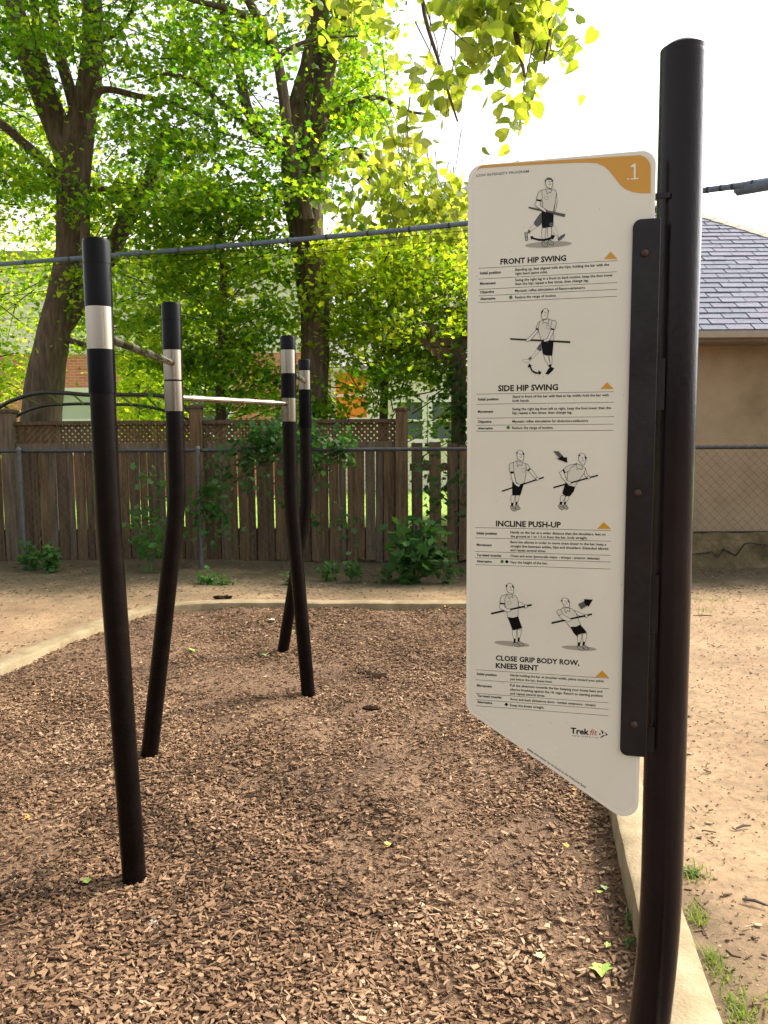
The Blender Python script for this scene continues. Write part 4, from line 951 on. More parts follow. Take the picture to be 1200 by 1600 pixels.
    for (o, heads, labs, txts, rules, dots, tri) in secs:
        for h in heads: text(h[0], o, h[1], h[2], h[3], bold=.030, name='heading')
        for l in labs: text(l[0], o, l[1], l[2], l[3], bold=.03, name='row_label')
        for l in txts: text(l[0], o, l[1], l[2], l[3], bold=.020, name='instruction_line')
        for (x0, y0, x1, y1) in rules:
            a, b = uv(o[0] + x0 / 3.75, o[1] + y0 / 3.75), uv(o[0] + x1 / 3.75, o[1] + y1 / 3.75); v = (a.y + b.y) / 2
            m = MB(); m.v = [W((a.x, v - .0004), .0007), W((b.x, v - .0004), .0007), W((b.x, v + .0004), .0007), W((a.x, v + .0004), .0007)]; m.f = [(0, 1, 2, 3)]; m.m = [0]
            m.build('rule_line', M['ink'], panel)
        for (k, x, y) in dots:
            c = uv(o[0] + x / 3.75, o[1] + y / 3.75); q = 20 if k == 'c' else 4; r = .0037 if k == 'c' else .0045
            m = MB(); m.v = [W((c.x + r * math.cos(2 * math.pi * i / q), c.y + r * math.sin(2 * math.pi * i / q)), .0007) for i in range(q)]; m.f = [tuple(range(q))]; m.m = [0]
            m.build('level_dot' if k == 'c' else 'level_diamond', M['ink_green' if k == 'c' else 'ink'], panel)
        m = MB(); m.v = poly(S(o, *tri), .0007); m.f = [(0, 1, 2)]; m.m = [0]; m.build('yellow_triangle', M['ink_yellow'], panel)
    text('Trek', o5, 643, 246, 752, bold=.03, capfit=35, name='maker_lettering'); text('fit', o5, 756, 255, 800, 'ink_red', .006, .25, capfit=35, name='maker_lettering')
    text('w w w . t r e k f i t . c a', o5, 651, 263, 803, bold=.004, name='maker_lettering')
    LG = lambda *pts: [(880 + x / 15, 1120 + y / 15) for (x, y) in pts]
    m = MB()
    for pl in (LG((870, 298), (905, 320), (948, 348), (925, 408), (905, 385), (900, 350)), LG((958, 358), (1000, 375), (1042, 412), (1036, 430), (985, 440), (1006, 402)), LG((968, 420), (980, 432), (958, 450), (890, 490), (858, 506), (905, 445)),
               [(880 + (858 + 20 * math.cos(a * .524)) / 15, 1120 + (402 + 20 * math.sin(a * .524)) / 15) for a in range(12)]):
        m.add(poly(pl, .0007), [tuple(range(len(pl)))])
    m.build('arrow_emblem', M['ink'], panel)
    text('Safety instructions can be found on the Welcome Panel', o5, 388, 340, 728, bold=.01, end=566, name='lettering')
    # drawings of the exercises
    def figure(o, s, items):
        m = MB(); off = [.00062]
        def px(p): return (o[0] + p[0] / s, o[1] + p[1] / s)
        def fill(pts, mi):
            q = [uv(*px(p)) for p in pts]; ar = sum(q[i - 1].x * q[i].y - q[i].x * q[i - 1].y for i in range(len(q)))
            if ar < 0: q.reverse()
            off[0] += .00003; m.add([W(p, off[0]) for p in q], [tuple(range(len(q)))], mi)
        def line(pts, w, mi, closed=True):
            q = [uv(*px(p)) for p in pts]; k = len(q); off[0] += .00003
            for i in range(k if closed else k - 1):
                a, b = q[i], q[(i + 1) % k]; d = (b - a)
                if d.length < 1e-7: continue
                d.normalize(); e = Vector((-d.y, d.x)) * w; a2, b2 = a - d * w * .6, b + d * w * .6
                m.add([W(p, off[0]) for p in (a2 - e, b2 - e, b2 + e, a2 + e)], [(0, 1, 2, 3)], mi)
        def ell(cx, cy, rx, ry, rot, mi):
            fill([(cx + rx * math.cos(a) * math.cos(rot) - ry * math.sin(a) * math.sin(rot), cy + rx * math.cos(a) * math.sin(rot) + ry * math.sin(a) * math.cos(rot)) for a in [i * math.pi / 14 for i in range(28)]], mi)
        for it in items:
            k = it[0]
            if k == 'sh': ell(*it[1:], 3)
            elif k == 'el': ell(*it[1:6], it[6])
            elif k == 'dark': fill(it[1], 0)
            elif k == 'grey': fill(it[1], 2)
            elif k == 'ghost': fill(it[1], 1); line(it[1], .00026, 2)
            elif k == 'body': fill(it[1], 1); line(it[1], .00042, 0)
            elif k == 'shirt': fill(it[1], 4); line(it[1], .00042, 0)
            elif k == 'line': line(it[1], it[2], 0, False)
            elif k == 'shoe':
                fill(it[1], 5); line(it[1], .0005, 0); xs = [p[0] for p in it[1]]; ys = [p[1] for p in it[1]]; cx, cy = sum(xs) / len(xs), sum(ys) / len(ys)
                line([(cx - 18, cy - 18), (cx + 22, cy + 10)], .0004, 0, False)
            elif k == 'head':
                fill(it[1], 1); line(it[1], .00042, 0)
                xs = [p[0] for p in it[1]]; ys = [p[1] for p in it[1]]; x0, x1, y0, y1 = min(xs), max(xs), min(ys), max(ys); w, h = x1 - x0, y1 - y0
                line([(x0 + w * .35, y0 + h * .36), (x0 + w * .55, y0 + h * .34)], .0004, 0, False); line([(x0 + w * .66, y0 + h * .36), (x0 + w * .84, y0 + h * .40)], .0004, 0, False)
                line([(x0 + w * .55, y0 + h * .40), (x0 + w * .62, y0 + h * .52), (x0 + w * .52, y0 + h * .54)], .0003, 2, False)
                line([(x0 + w * .38, y0 + h * .62), (x0 + w * .55, y0 + h * .68), (x0 + w * .75, y0 + h * .62)], .0003, 0, False)
        m.build('illustration', [M['ink'], M['ink_pale'], M['ink_grey'], M['ink_shade'], M['ink_shirt'], M['ink_shoe']], panel)
    figure((810, 270), 12.8, [('sh', 600, 1435, 470, 62, -.05),
        ('grey', [(470, 790), (420, 830), (350, 930), (305, 1000), (330, 1050), (390, 1085), (430, 1050), (470, 1000)]), ('ghost', [(305, 1030), (250, 1085), (200, 1150), (180, 1200), (235, 1215), (250, 1170), (320, 1120), (380, 1085)]),
        ('grey', [(205, 1135), (250, 1160), (220, 1215), (175, 1200)]), ('shoe', [(125, 1190), (180, 1210), (190, 1340), (170, 1365), (140, 1350)]),
        ('ghost', [(690, 1030), (740, 1100), (780, 1200), (800, 1290), (750, 1250), (660, 1160)]), ('grey', [(800, 1370), (780, 1310), (850, 1260), (935, 1215), (935, 1260), (860, 1340)]),
        ('body', [(475, 1100), (465, 1200), (485, 1390), (525, 1390), (540, 1200), (560, 1110)]), ('body', [(590, 1090), (580, 1200), (600, 1360), (640, 1360), (665, 1200), (660, 1085)]),
        ('shoe', [(460, 1420), (500, 1380), (545, 1390), (590, 1450), (560, 1485), (500, 1465)]), ('shoe', [(580, 1380), (620, 1345), (660, 1360), (710, 1420), (680, 1450), (620, 1430)]),
        ('dark', [(235, 1275), (305, 1270), (290, 1295), (400, 1320), (500, 1325), (600, 1305), (660, 1275), (645, 1240), (735, 1255), (690, 1345), (675, 1320), (600, 1350), (500, 1370), (400, 1360), (280, 1325), (265, 1345)]),
        ('dark', [(465, 780), (705, 800), (700, 1000), (690, 1080), (600, 1090), (480, 1110), (465, 1020)]), ('el', 660, 1035, 45, 38, 0, 2),
        ('body', [(740, 380), (765, 420), (775, 600), (740, 770), (715, 780), (740, 600)]),
        ('shirt', [(545, 330), (470, 350), (420, 380), (480, 560), (490, 700), (600, 765), (700, 780), (735, 600), (760, 400), (740, 350), (660, 335)]),
        ('shirt', [(470, 350), (420, 370), (385, 440), (360, 540), (455, 565), (480, 500), (470, 400)]), ('dark', [(358, 530), (455, 545), (455, 575), (355, 555)]),
        ('grey', [(205, 680), (945, 830), (925, 880), (205, 705)]), ('line', [(205, 705), (925, 880)], .0005),
        ('body', [(365, 560), (325, 650), (400, 710), (500, 770), (545, 800), (560, 760), (520, 720), (440, 660), (440, 575)]),
        ('line', [(545, 330), (580, 430), (620, 390), (650, 405), (665, 345)], .0004), ('line', [(520, 480), (600, 480), (590, 530), (560, 545), (530, 530), (520, 480)], .0002),
        ('head', [(540, 180), (555, 260), (580, 300), (660, 320), (685, 250), (690, 160), (660, 115), (600, 100), (550, 130)]), ('grey', [(535, 155), (560, 118), (610, 98), (665, 113), (690, 160), (640, 150), (590, 148)]), ('dark', [(525, 165), (550, 145), (560, 180), (535, 180)]), ('dark', [(660, 140), (690, 155), (685, 190), (668, 180)])])
    figure((780, 470), 9.23, [('grey', [(610, 600), (570, 640), (540, 690), (580, 730), (610, 720)]), ('ghost', [(545, 700), (480, 790), (440, 820), (470, 845), (560, 750), (590, 730)]), ('grey', [(415, 830), (460, 805), (475, 830), (440, 855)]), ('ghost', [(335, 850), (370, 845), (420, 850), (450, 860), (430, 885), (360, 885)]),
        ('body', [(640, 780), (660, 850), (710, 930), (740, 930), (720, 850), (700, 790)]), ('body', [(720, 790), (735, 920), (755, 930), (765, 850), (755, 790)]), ('dark', [(705, 925), (745, 915), (755, 960), (720, 960)]), ('dark', [(665, 1055), (710, 980), (745, 950), (795, 975), (770, 1010), (710, 1065)]),
        ('dark', [(605, 590), (785, 590), (775, 700), (765, 795), (700, 790), (630, 770), (615, 690)]),
        ('shirt', [(640, 280), (580, 300), (565, 420), (600, 560), (700, 600), (790, 570), (780, 420), (770, 290), (720, 260)]),
        ('dark', [(160, 540), (1025, 588), (1025, 610), (160, 562)]), ('grey', [(160, 538), (1025, 582), (1025, 590), (160, 546)]),
        ('shirt', [(580, 300), (555, 330), (530, 400), (565, 415), (575, 350)]), ('body', [(535, 415), (500, 460), (420, 540), (385, 565), (400, 590), (450, 570), (520, 490), (570, 430)]), ('dark', [(530, 390), (570, 402), (565, 422), (528, 410)]),
        ('body', [(745, 415), (720, 480), (690, 550), (640, 560), (650, 595), (720, 575), (760, 500), (790, 425)]), ('shirt', [(770, 285), (800, 280), (825, 310), (815, 380), (795, 415), (745, 405), (745, 340)]), ('dark', [(742, 392), (800, 407), (795, 427), (740, 414)]),
        ('line', [(640, 270), (630, 325), (665, 310), (705, 340), (720, 260)], .0004), ('line', [(680, 355), (725, 355), (722, 405), (690, 410), (680, 355)], .0002),
        ('head', [(610, 170), (618, 270), (660, 265), (695, 245), (710, 150), (690, 115), (660, 110), (630, 130)]), ('dark', [(605, 165), (628, 130), (640, 140), (622, 185), (608, 185)]), ('dark', [(700, 138), (720, 140), (714, 160), (700, 158)]),
        ('dark', [(430, 905), (475, 940), (455, 945), (480, 1000), (530, 1028), (570, 1030), (565, 1000), (612, 1035), (578, 1072), (572, 1052), (520, 1052), (470, 1020), (440, 960), (412, 960)])])
    figure((770, 695), 13.33, [('body', [(385, 1050), (375, 1120), (385, 1210), (430, 1210), (455, 1120), (465, 1050)]), ('body', [(480, 1050), (475, 1120), (480, 1190), (520, 1190), (540, 1120), (555, 1050)]), ('dark', [(385, 1205), (432, 1212), (425, 1275), (378, 1275)]), ('dark', [(475, 1185), (520, 1188), (505, 1250), (470, 1250)]),
        ('shoe', [(365, 1290), (400, 1270), (440, 1285), (490, 1360), (450, 1385), (400, 1365)]), ('shoe', [(460, 1270), (500, 1250), (530, 1265), (575, 1330), (540, 1355), (490, 1340)]),
        ('dark', [(405, 770), (655, 790), (620, 900), (575, 1050), (405, 1050)]), ('body', [(745, 545), (880, 700), (930, 740), (970, 700), (920, 670), (850, 560), (795, 500)]),
        ('shirt', [(500, 330), (430, 370), (440, 560), (490, 780), (560, 830), (660, 790), (690, 600), (700, 450), (680, 390), (620, 370)]), ('shirt', [(690, 390), (730, 410), (780, 490), (725, 540), (700, 520)]), ('dark', [(720, 525), (770, 485), (790, 502), (735, 552)]),
        ('dark', [(185, 955), (1060, 662), (1065, 690), (190, 980)]), ('body', [(375, 595), (400, 720), (460, 830), (540, 880), (575, 830), (490, 800), (460, 680), (445, 590)]), ('body', [(890, 700), (930, 745), (975, 705), (930, 675)]),
        ('shirt', [(430, 365), (370, 380), (340, 430), (350, 530), (370, 580), (440, 565), (435, 470)]), ('dark', [(358, 555), (442, 555), (442, 585), (400, 602), (365, 590)]),
        ('line', [(500, 330), (515, 460), (560, 410), (605, 440), (625, 370)], .0004), ('line', [(605, 490), (680, 485), (675, 560), (635, 575), (608, 555), (605, 490)], .0002),
        ('head', [(500, 180), (515, 290), (590, 335), (635, 330), (650, 200), (620, 130), (560, 110), (510, 140)]), ('dark', [(490, 150), (515, 145), (522, 190), (498, 182)]), ('dark', [(615, 145), (655, 185), (652, 230), (628, 200)])])
    figure((850, 695), 12, [('body', [(330, 950), (305, 1010), (305, 1080), (350, 1075), (390, 1000), (400, 955)]), ('body', [(410, 960), (390, 1010), (385, 1080), (420, 1075), (460, 1010), (475, 965)]), ('dark', [(300, 1066), (352, 1070), (330, 1120), (290, 1115)]), ('dark', [(380, 1066), (422, 1070), (405, 1120), (370, 1115)]),
        ('shoe', [(265, 1140), (300, 1115), (340, 1125), (370, 1195), (340, 1225), (295, 1195)]), ('shoe', [(365, 1130), (390, 1115), (425, 1130), (455, 1195), (420, 1215), (380, 1190)]),
        ('dark', [(400, 710), (590, 765), (560, 870), (490, 960), (400, 955), (340, 915)]), ('body', [(780, 440), (800, 540), (860, 600), (840, 640), (790, 610), (750, 550)]),
        ('shirt', [(610, 350), (500, 380), (450, 500), (430, 680), (450, 760), (580, 790), (640, 680), (750, 540), (780, 440), (730, 400)]),
        ('dark', [(175, 788), (1010, 558), (1015, 584), (180, 815)]), ('body', [(350, 475), (290, 520), (340, 620), (430, 725), (490, 745), (510, 700), (430, 670), (400, 600), (380, 530)]), ('body', [(800, 600), (855, 580), (870, 620), (835, 645)]),
        ('shirt', [(610, 360), (500, 375), (420, 410), (360, 465), (390, 525), (470, 490), (500, 430)]), ('dark', [(352, 468), (375, 452), (402, 520), (380, 532)]),
        ('line', [(610, 340), (620, 465), (665, 440), (705, 470), (730, 400)], .0004), ('head', [(650, 190), (650, 290), (720, 380), (760, 370), (790, 240), (760, 180), (710, 155), (670, 170)]), ('dark', [(648, 190), (680, 185), (680, 215), (650, 217)]), ('dark', [(765, 192), (802, 240), (787, 292), (768, 250)]),
        ('grey', [(175, 120), (275, 120), (350, 205), (285, 250)]), ('dark', [(345, 200), (380, 240), (430, 228), (437, 337), (230, 260), (285, 250)])])
    figure((750, 900), 12, [('sh', 600, 1270, 330, 48, .09), ('body', [(610, 1010), (605, 1080), (635, 1180), (670, 1180), (685, 1080), (690, 1010)]), ('body', [(700, 1000), (700, 1080), (715, 1160), (745, 1160), (770, 1080), (775, 1000)]), ('dark', [(635, 1172), (672, 1172), (665, 1250), (628, 1250)]), ('dark', [(708, 1152), (748, 1152), (740, 1230), (705, 1225)]),
        ('shoe', [(625, 1270), (670, 1240), (700, 1255), (750, 1310), (720, 1330), (660, 1310)]), ('shoe', [(700, 1245), (740, 1225), (780, 1240), (825, 1290), (790, 1310), (740, 1295)]),
        ('dark', [(515, 760), (715, 750), (750, 860), (795, 975), (610, 1015), (570, 900)]), ('body', [(720, 480), (780, 500), (880, 560), (880, 595), (840, 595), (720, 560)]),
        ('shirt', [(510, 340), (450, 370), (470, 500), (500, 640), (515, 770), (620, 785), (710, 760), (720, 560), (705, 420), (660, 360), (600, 350)]),
        ('dark', [(205, 688), (970, 522), (972, 555), (208, 720)]), ('body', [(380, 525), (365, 580), (400, 620), (520, 675), (580, 650), (570, 622), (500, 605), (450, 560), (465, 530)]), ('body', [(835, 545), (880, 540), (888, 590), (845, 600)]),
        ('shirt', [(500, 345), (410, 370), (380, 430), (375, 510), (465, 520), (465, 430)]), ('dark', [(372, 498), (465, 508), (465, 530), (375, 520)]), ('line', [(505, 330), (550, 425), (580, 385), (620, 405), (610, 350)], .0004), ('line', [(515, 465), (580, 470), (580, 515), (550, 535), (520, 515), (515, 465)], .0002),
        ('head', [(500, 200), (515, 290), (590, 330), (630, 320), (635, 210), (600, 150), (550, 130), (500, 160)]), ('dark', [(485, 165), (510, 162), (515, 202), (490, 200)]), ('dark', [(600, 168), (632, 190), (630, 228), (605, 200)])])
    figure((850, 920), 12, [('sh', 660, 1112, 330, 44, .07), ('body', [(630, 880), (625, 940), (640, 1010), (685, 1000), (700, 930), (715, 850), (660, 850)]), ('body', [(730, 840), (720, 920), (735, 1000), (770, 1000), (800, 900), (805, 830)]), ('dark', [(635, 1002), (687, 1002), (670, 1070), (628, 1065)]), ('dark', [(728, 992), (772, 992), (760, 1060), (720, 1055)]),
        ('shoe', [(620, 1085), (665, 1065), (710, 1085), (755, 1140), (720, 1160), (660, 1135)]), ('shoe', [(720, 1065), (765, 1055), (800, 1075), (840, 1125), (800, 1140), (745, 1115)]),
        ('dark', [(485, 705), (680, 670), (760, 760), (805, 820), (640, 850), (620, 895), (560, 830)]), ('body', [(570, 405), (620, 420), (720, 470), (820, 490), (800, 535), (750, 520), (640, 500), (590, 440)]),
        ('shirt', [(360, 350), (310, 390), (350, 470), (400, 600), (485, 715), (600, 710), (685, 670), (640, 560), (600, 450), (540, 380), (470, 360)]),
        ('dark', [(140, 624), (900, 458), (900, 490), (145, 657)]), ('body', [(285, 505), (350, 570), (460, 612), (520, 570), (470, 550), (400, 510), (340, 460)]), ('body', [(770, 480), (815, 480), (820, 520), (780, 535)]),
        ('shirt', [(310, 385), (260, 395), (240, 430), (280, 500), (345, 460)]), ('line', [(365, 345), (410, 450), (440, 405), (485, 425), (480, 360)], .0004),
        ('head', [(330, 220), (370, 310), (420, 345), (480, 340), (480, 250), (450, 190), (390, 165), (340, 180)]), ('dark', [(322, 208), (350, 208), (345, 238), (325, 234)]), ('dark', [(440, 198), (477, 230), (470, 264), (450, 235)]),
        ('grey', [(640, 285), (745, 235), (800, 320), (695, 385)]), ('dark', [(740, 238), (755, 230), (755, 190), (915, 200), (835, 335), (815, 312), (800, 320)])])
    # specks of dirt on the panel
    sp = MB()
    for k in range(34):
        x, y = rnd.uniform(740, 985), rnd.uniform(280, 1180); c = uv(x, y); r = rnd.uniform(.0004, .0011)
        sp.add([W((c.x + r * math.cos(a) * rnd.uniform(.6, 1.5), c.y + r * math.sin(a) * rnd.uniform(.6, 1.5)), .00055) for a in [i * 1.256 for i in range(5)]], [(0, 1, 2, 3, 4)])
    sp.build('dirt_specks', M['ink_dirt'], panel)['kind'] = 'stuff'
    # clamp plate with bolts
    a, b = uv(1010, 343), uv(993, 1180); u0 = TR.x - .043; u1 = TR.x + .012; z1, z0 = a.y, b.y
    pl = rounded([Vector((u0, z0)), Vector((u1, z0)), Vector((u1, z1)), Vector((u0, z1))], [.016, .004, .004, .016], 6)
    k = len(pl); m = MB(); e2 = inset(pl, .001)
    for (q, of) in ((e2, .0075), (pl, .0065), (pl, .0015), (e2, .0012)): m.v += [tuple(W(p, of)) for p in q]
    m.f.append(tuple(range(k))); m.m.append(0)
    for r in range(3):
        for i in range(k): m.f.append((r * k + i, (r + 1) * k + i, (r + 1) * k + (i + 1) % k, r * k + (i + 1) % k)); m.m.append(0)
    plate = m.build('clamp_plate', M['plate'], t)
    for (x, y) in ((1006.5, 397), (996, 770), (990, 1130)):
        c = uv(x, y); m = MB().tube([W(c, .0075), W(c, .0085), W(c, .012), W(c, .0135)], [.0085, .0085, .0065, .003], 14).build('bolt', M['bolt'], plate, smooth=True)
    for (y0, y1) in ((300, 308), (560, 640), (900, 990), (1140, 1178)):
        p0, p1 = uv(1022, y0), uv(1022, y1); mb = MB()
        mb.prism([W((TR.x - .01, p0.y), -.010), W((TR.x + .030, p0.y), -.010), W((TR.x + .030, p1.y), -.010), W((TR.x - .01, p1.y), -.010)], -N * .006)
        mb.build('mounting_tab', M['plate'], t)
M['post_paint'] = mat('dark_bronze_post_paint', [(0.0045, 0.003, 0.0042), (0.008, 0.0055, 0.007), (0.014, 0.0098, 0.0115)], 0.20, 7, 8, 0.05, 130, rvar=0.09, stretch=(1, 1, .35), spec=0.17)
M['panel'] = plain('panel_white', (0.62, 0.61, 0.53), 0.30)
M['print_face'] = mat('printed_panel_face', [(0.545, 0.54, 0.455), (0.58, 0.575, 0.49), (0.60, 0.595, 0.51)], 0.26, 2.2, 7, 0.02, 30, rvar=.06)
M['ink'] = plain('black_ink', (0.002, 0.002, 0.003), 0.3, spec=0.12)
M['ink_grey'] = plain('grey_ink', (0.075, 0.073, 0.075), 0.35, spec=.3)
M['ink_pale'] = plain('pale_skin_ink', (0.56, 0.55, 0.48), 0.35)
M['ink_shirt'] = plain('shirt_ink', (0.50, 0.495, 0.43), 0.35)
M['ink_shoe'] = plain('shoe_ink', (0.30, 0.29, 0.25), 0.35)
M['ink_shade'] = plain('shadow_ink', (0.27, 0.26, 0.22), 0.35)
M['ink_white'] = plain('white_ink', (0.65, 0.63, 0.55), 0.3)
M['ink_yellow'] = plain('yellow_ink', (0.48, 0.24, 0.012), 0.3)
M['ink_green'] = plain('green_ink', (0.012, 0.15, 0.012), 0.35)
M['ink_red'] = plain('red_ink', (0.35, 0.02, 0.02), 0.35)
M['ink_dirt'] = plain('dried_dirt', (0.20, 0.15, 0.08), 0.9)
M['plate'] = mat('dark_clamp_plate', [(0.010, 0.009, 0.010), (0.022, 0.020, 0.022)], 0.32, 9, 7, 0.05, 80, metal=0.2, rvar=.12, spec=.2)
M['bolt'] = mat('rusty_bolt', [(0.03, 0.018, 0.014), (0.06, 0.035, 0.025)], 0.6, 60, 4, metal=0.5)
sign()

# ------------------------------------------------------------------ plants on the ground
def plant(name, label, cat, loc, stems, h, spread, size, n_leaf, tb, shape=0, mat_='leaf_weed', lean=(0, 0), group=None, seed=1):
    q = np.random.default_rng(seed); t = thing(name, label, cat, loc, group); L = Vector(loc)
    st = MB(); C = []
    for k in range(stems):
        a = q.uniform(0, 6.28); r = spread * q.uniform(.2, 1); hh = h * q.uniform(.55, 1.05)
        e = L + Vector((math.cos(a) * r + lean[0], math.sin(a) * r * .6 + lean[1], hh)); m = L.lerp(e, .5) + Vector((math.cos(a) * r * -.15, 0, hh * .12))
        path = catmull([L + Vector((math.cos(a) * .02, math.sin(a) * .02, -.02)), m, e], 4); st.tube(path, [.006 - .004 * i / 8 for i in range(9)], 5, cap=False)
        for i in range(n_leaf):
            s = q.uniform(.25, 1.05); p = path[min(int(s * 8), 8)]; C.append(p + Vector(q.normal(0, 1, 3)) * size * np.array(.75))
    st.build('stem', M['stem'], t)
    C = np.array([tuple(c) for c in C]); C[:, 2] = np.maximum(C[:, 2], L.z + .01)
    leaves('foliage', C, q.uniform(.6, 1.25, len(C)) * size, np.clip(q.normal(tb, .22, len(C)), 0, 1), M[mat_], t, shape, (.75, .4)); return t
def gz(x, y): return float(hg(np.array(x), np.array(y)))
plant('maple_seedling_bush', 'bushy dark green maple seedling at the fence foot beside the sign', 'seedling', (0.33, 8.55, gz(.33, 8.55)), 17, .64, .46, .15, 11, .34, seed=5)
plant('fence_weed', 'tall light green weed left of the second bar post by the fence', 'weed', (-2.72, 8.95, gz(-2.72, 8.95)), 9, .62, .45, .10, 9, .55, seed=6)
plant('feathery_weed', 'small feathery green weed near the left end of the fence', 'weed', (-3.87, 9.0, gz(-3.87, 9.0)), 16, .33, .12, .045, 22, .55, 1, seed=7)
for i, (x, y, h, s, lb) in enumerate(((-4.2, 9.15, .3, .09, 'low broad leaved weed beside the leftmost fence post'), (-.62, 8.75, .22, .06, 'low weed clump at the fence foot right of the crossed posts'), (-.35, 8.65, .26, .06, 'bright weed clump at the fence foot between posts and seedling'), (.02, 8.6, .2, .055, 'short weed under the left side of the maple seedling'), (.72, 8.45, .24, .06, 'upright weed at the right foot of the maple seedling'), (-1.92, 8.3, .07, .06, 'flat leafy weed on the dirt below the leftmost bar pair'), (-1.72, 8.25, .06, .04, 'tiny green sprout on dirt left of the crossed posts'), (-1.0, 8.35, .1, .05, 'small single sprout left of the crossed posts by the fence'))):
    plant('weed', lb, 'weed', (x, y, gz(x, y)), 7, h, .14, s, 8, .5, group='weeds at the fence foot', seed=60 + i)
# creeper climbing through the fences
def creeper():
    Y = 9.15; b = Vector((-2.2, Y, gz(-2.2, Y)))
    t = thing('creeping_vine', 'green vine climbing and spilling over the fence behind the bar posts', 'vine', b)
    for pts in ([(285, 890), (300, 840), (290, 780), (320, 730), (380, 690), (440, 670)], [(285, 890), (320, 850), (340, 800), (360, 760), (420, 720), (500, 680)], [(300, 860), (265, 800), (275, 740), (290, 690)], [(440, 890), (450, 820), (430, 760), (450, 700), (520, 665)]):
        MB().tube(catmull(PL(Y + .05, *pts), 4), .007, 5).build('stem', M['twig'], t)
    C = []; T = []
    for a in (dict(n=22, x0=370, x1=545, y0=650, y1=725, Y0=9.0, Y1=9.35, per=36, r=.26, flat=.4, tbase=.16, seed=71), dict(n=11, x0=280, x1=365, y0=720, y1=840, Y0=9.05, Y1=9.3, per=26, r=.22, flat=.5, tbase=.35, seed=72),
              dict(n=8, x0=400, x1=560, y0=720, y1=850, Y0=9.05, Y1=9.3, per=20, r=.22, flat=.6, tbase=.15, seed=73), dict(n=9, x0=225, x1=285, y0=690, y1=860, Y0=9.05, Y1=9.3, per=14, r=.2, flat=.6, tbase=.45, seed=74), dict(n=8, x0=640, x1=730, y0=700, y1=800, Y0=9.3, Y1=9.7, per=18, r=.2, flat=.6, tbase=.12, seed=75)):
        c, tt, m = region(**a); C.append(c); T.append(tt)
    C = np.concatenate(C); T = np.concatenate(T); leaves('foliage', C, rng.uniform(.05, .10, len(C)), T, M['leaf_weed'], t)
    # dry dead leaves caught at the foot
creeper()
def ivy_post():
    b = P(716, 880, 10.4); b.z = .05
    t = thing('ivy_curtain', 'dark ivy hanging on the pergola post beside the sign edge', 'ivy', b)
    MB().tube([b, b + Vector((.02, .03, 1.4)), b + Vector((0, .03, 2.7))], .015, 6).build('stem', M['twig'], t)
    c, tt, m = region(26, 690, 745, 540, 880, 10.3, 10.5, 34, .24, .7, tbase=.1, seed=81)
    leaves('foliage', c, rng.uniform(.05, .09, len(c)), tt, M['leaf_weed'], t)
ivy_post()
def grass():
    roots = []
    for (px, py, n, s) in ((1078, 1425, 60, .03), (1090, 1440, 70, .02), (1112, 1500, 110, .022), (1122, 1525, 70, .02), (1145, 1575, 120, .035), (1160, 1597, 80, .03), (1075, 1370, 60, .03), (1085, 1365, 40, .03), (1110, 938, 60, .08), (1100, 955, 40, .06), (1185, 1560, 60, .05)):
        p = G(px, py, .10)
        roots.append(np.stack([q0 + rng.normal(0, s, n) for q0 in (p.x, p.y)], 1))
    xy = np.concatenate(roots); N = len(xy); xy = xy[~inside(xy, -2 * KW - .005)]; N = len(xy)
    h = rng.uniform(.008, .045, N); w = rng.uniform(.0015, .003, N); a = rng.uniform(0, 6.28, N); ln = rng.uniform(.2, 1.1, N) * h
    z = hg(xy[:, 0], xy[:, 1]); dx, dy = np.cos(a), np.sin(a); V = np.zeros((N, 4, 3))
    b = np.stack([xy[:, 0], xy[:, 1], z - .004], 1); sd = np.stack([-dy * w, dx * w, 0 * w], 1); md = b + np.stack([dx * ln * .35, dy * ln * .35, h * .6], 1); tp = b + np.stack([dx * ln, dy * ln, h], 1)
    V[:, 0] = b - sd; V[:, 1] = b + sd; V[:, 2] = md - sd * .8; V[:, 3] = md + sd * .8
    V2 = np.zeros((N, 5, 3)); V2[:, :4] = V; V2[:, 4] = tp
    o = bulk('grass_tufts', V2, [(0, 1, 3, 2), (2, 3, 4)], np.clip(rng.normal(.75, .2, N), 0, 1), M['leaf_grass'])
    tag(o, 'short green grass tufts along the outer edge of the kerb', 'grass', kind='stuff')
M['leaf_grass'] = tone_mat('grass_blade', [(0.05, 0.10, 0.015), (0.12, 0.18, 0.03), (0.22, 0.26, 0.05)], 0.6, [(0.1, 0.2, 0.02), (0.2, 0.32, 0.03), (0.32, 0.4, 0.05)], 0.35)
grass()
plant('kerb_weed', 'small round leaved weed cluster on the dirt right of the sign post', 'weed', (*G(1082, 1368, .1)[:2], .1), 5, .02, .04, .012, 5, .8, group='small weeds by the kerb', seed=91)
plant('kerb_weed', 'tiny weed sprouting at the inner foot of the near kerb', 'weed', (*G(984, 1482, 0)[:2], .01), 3, .03, .02, .013, 5, .75, group='small weeds by the kerb', seed=92)
plant('kerb_weed', 'tiny weed in the mulch along the kerb just below the sign panel', 'weed', (*G(978, 1445, 0)[:2], .01), 3, .03, .02, .012, 4, .7, group='small weeds by the kerb', seed=93)
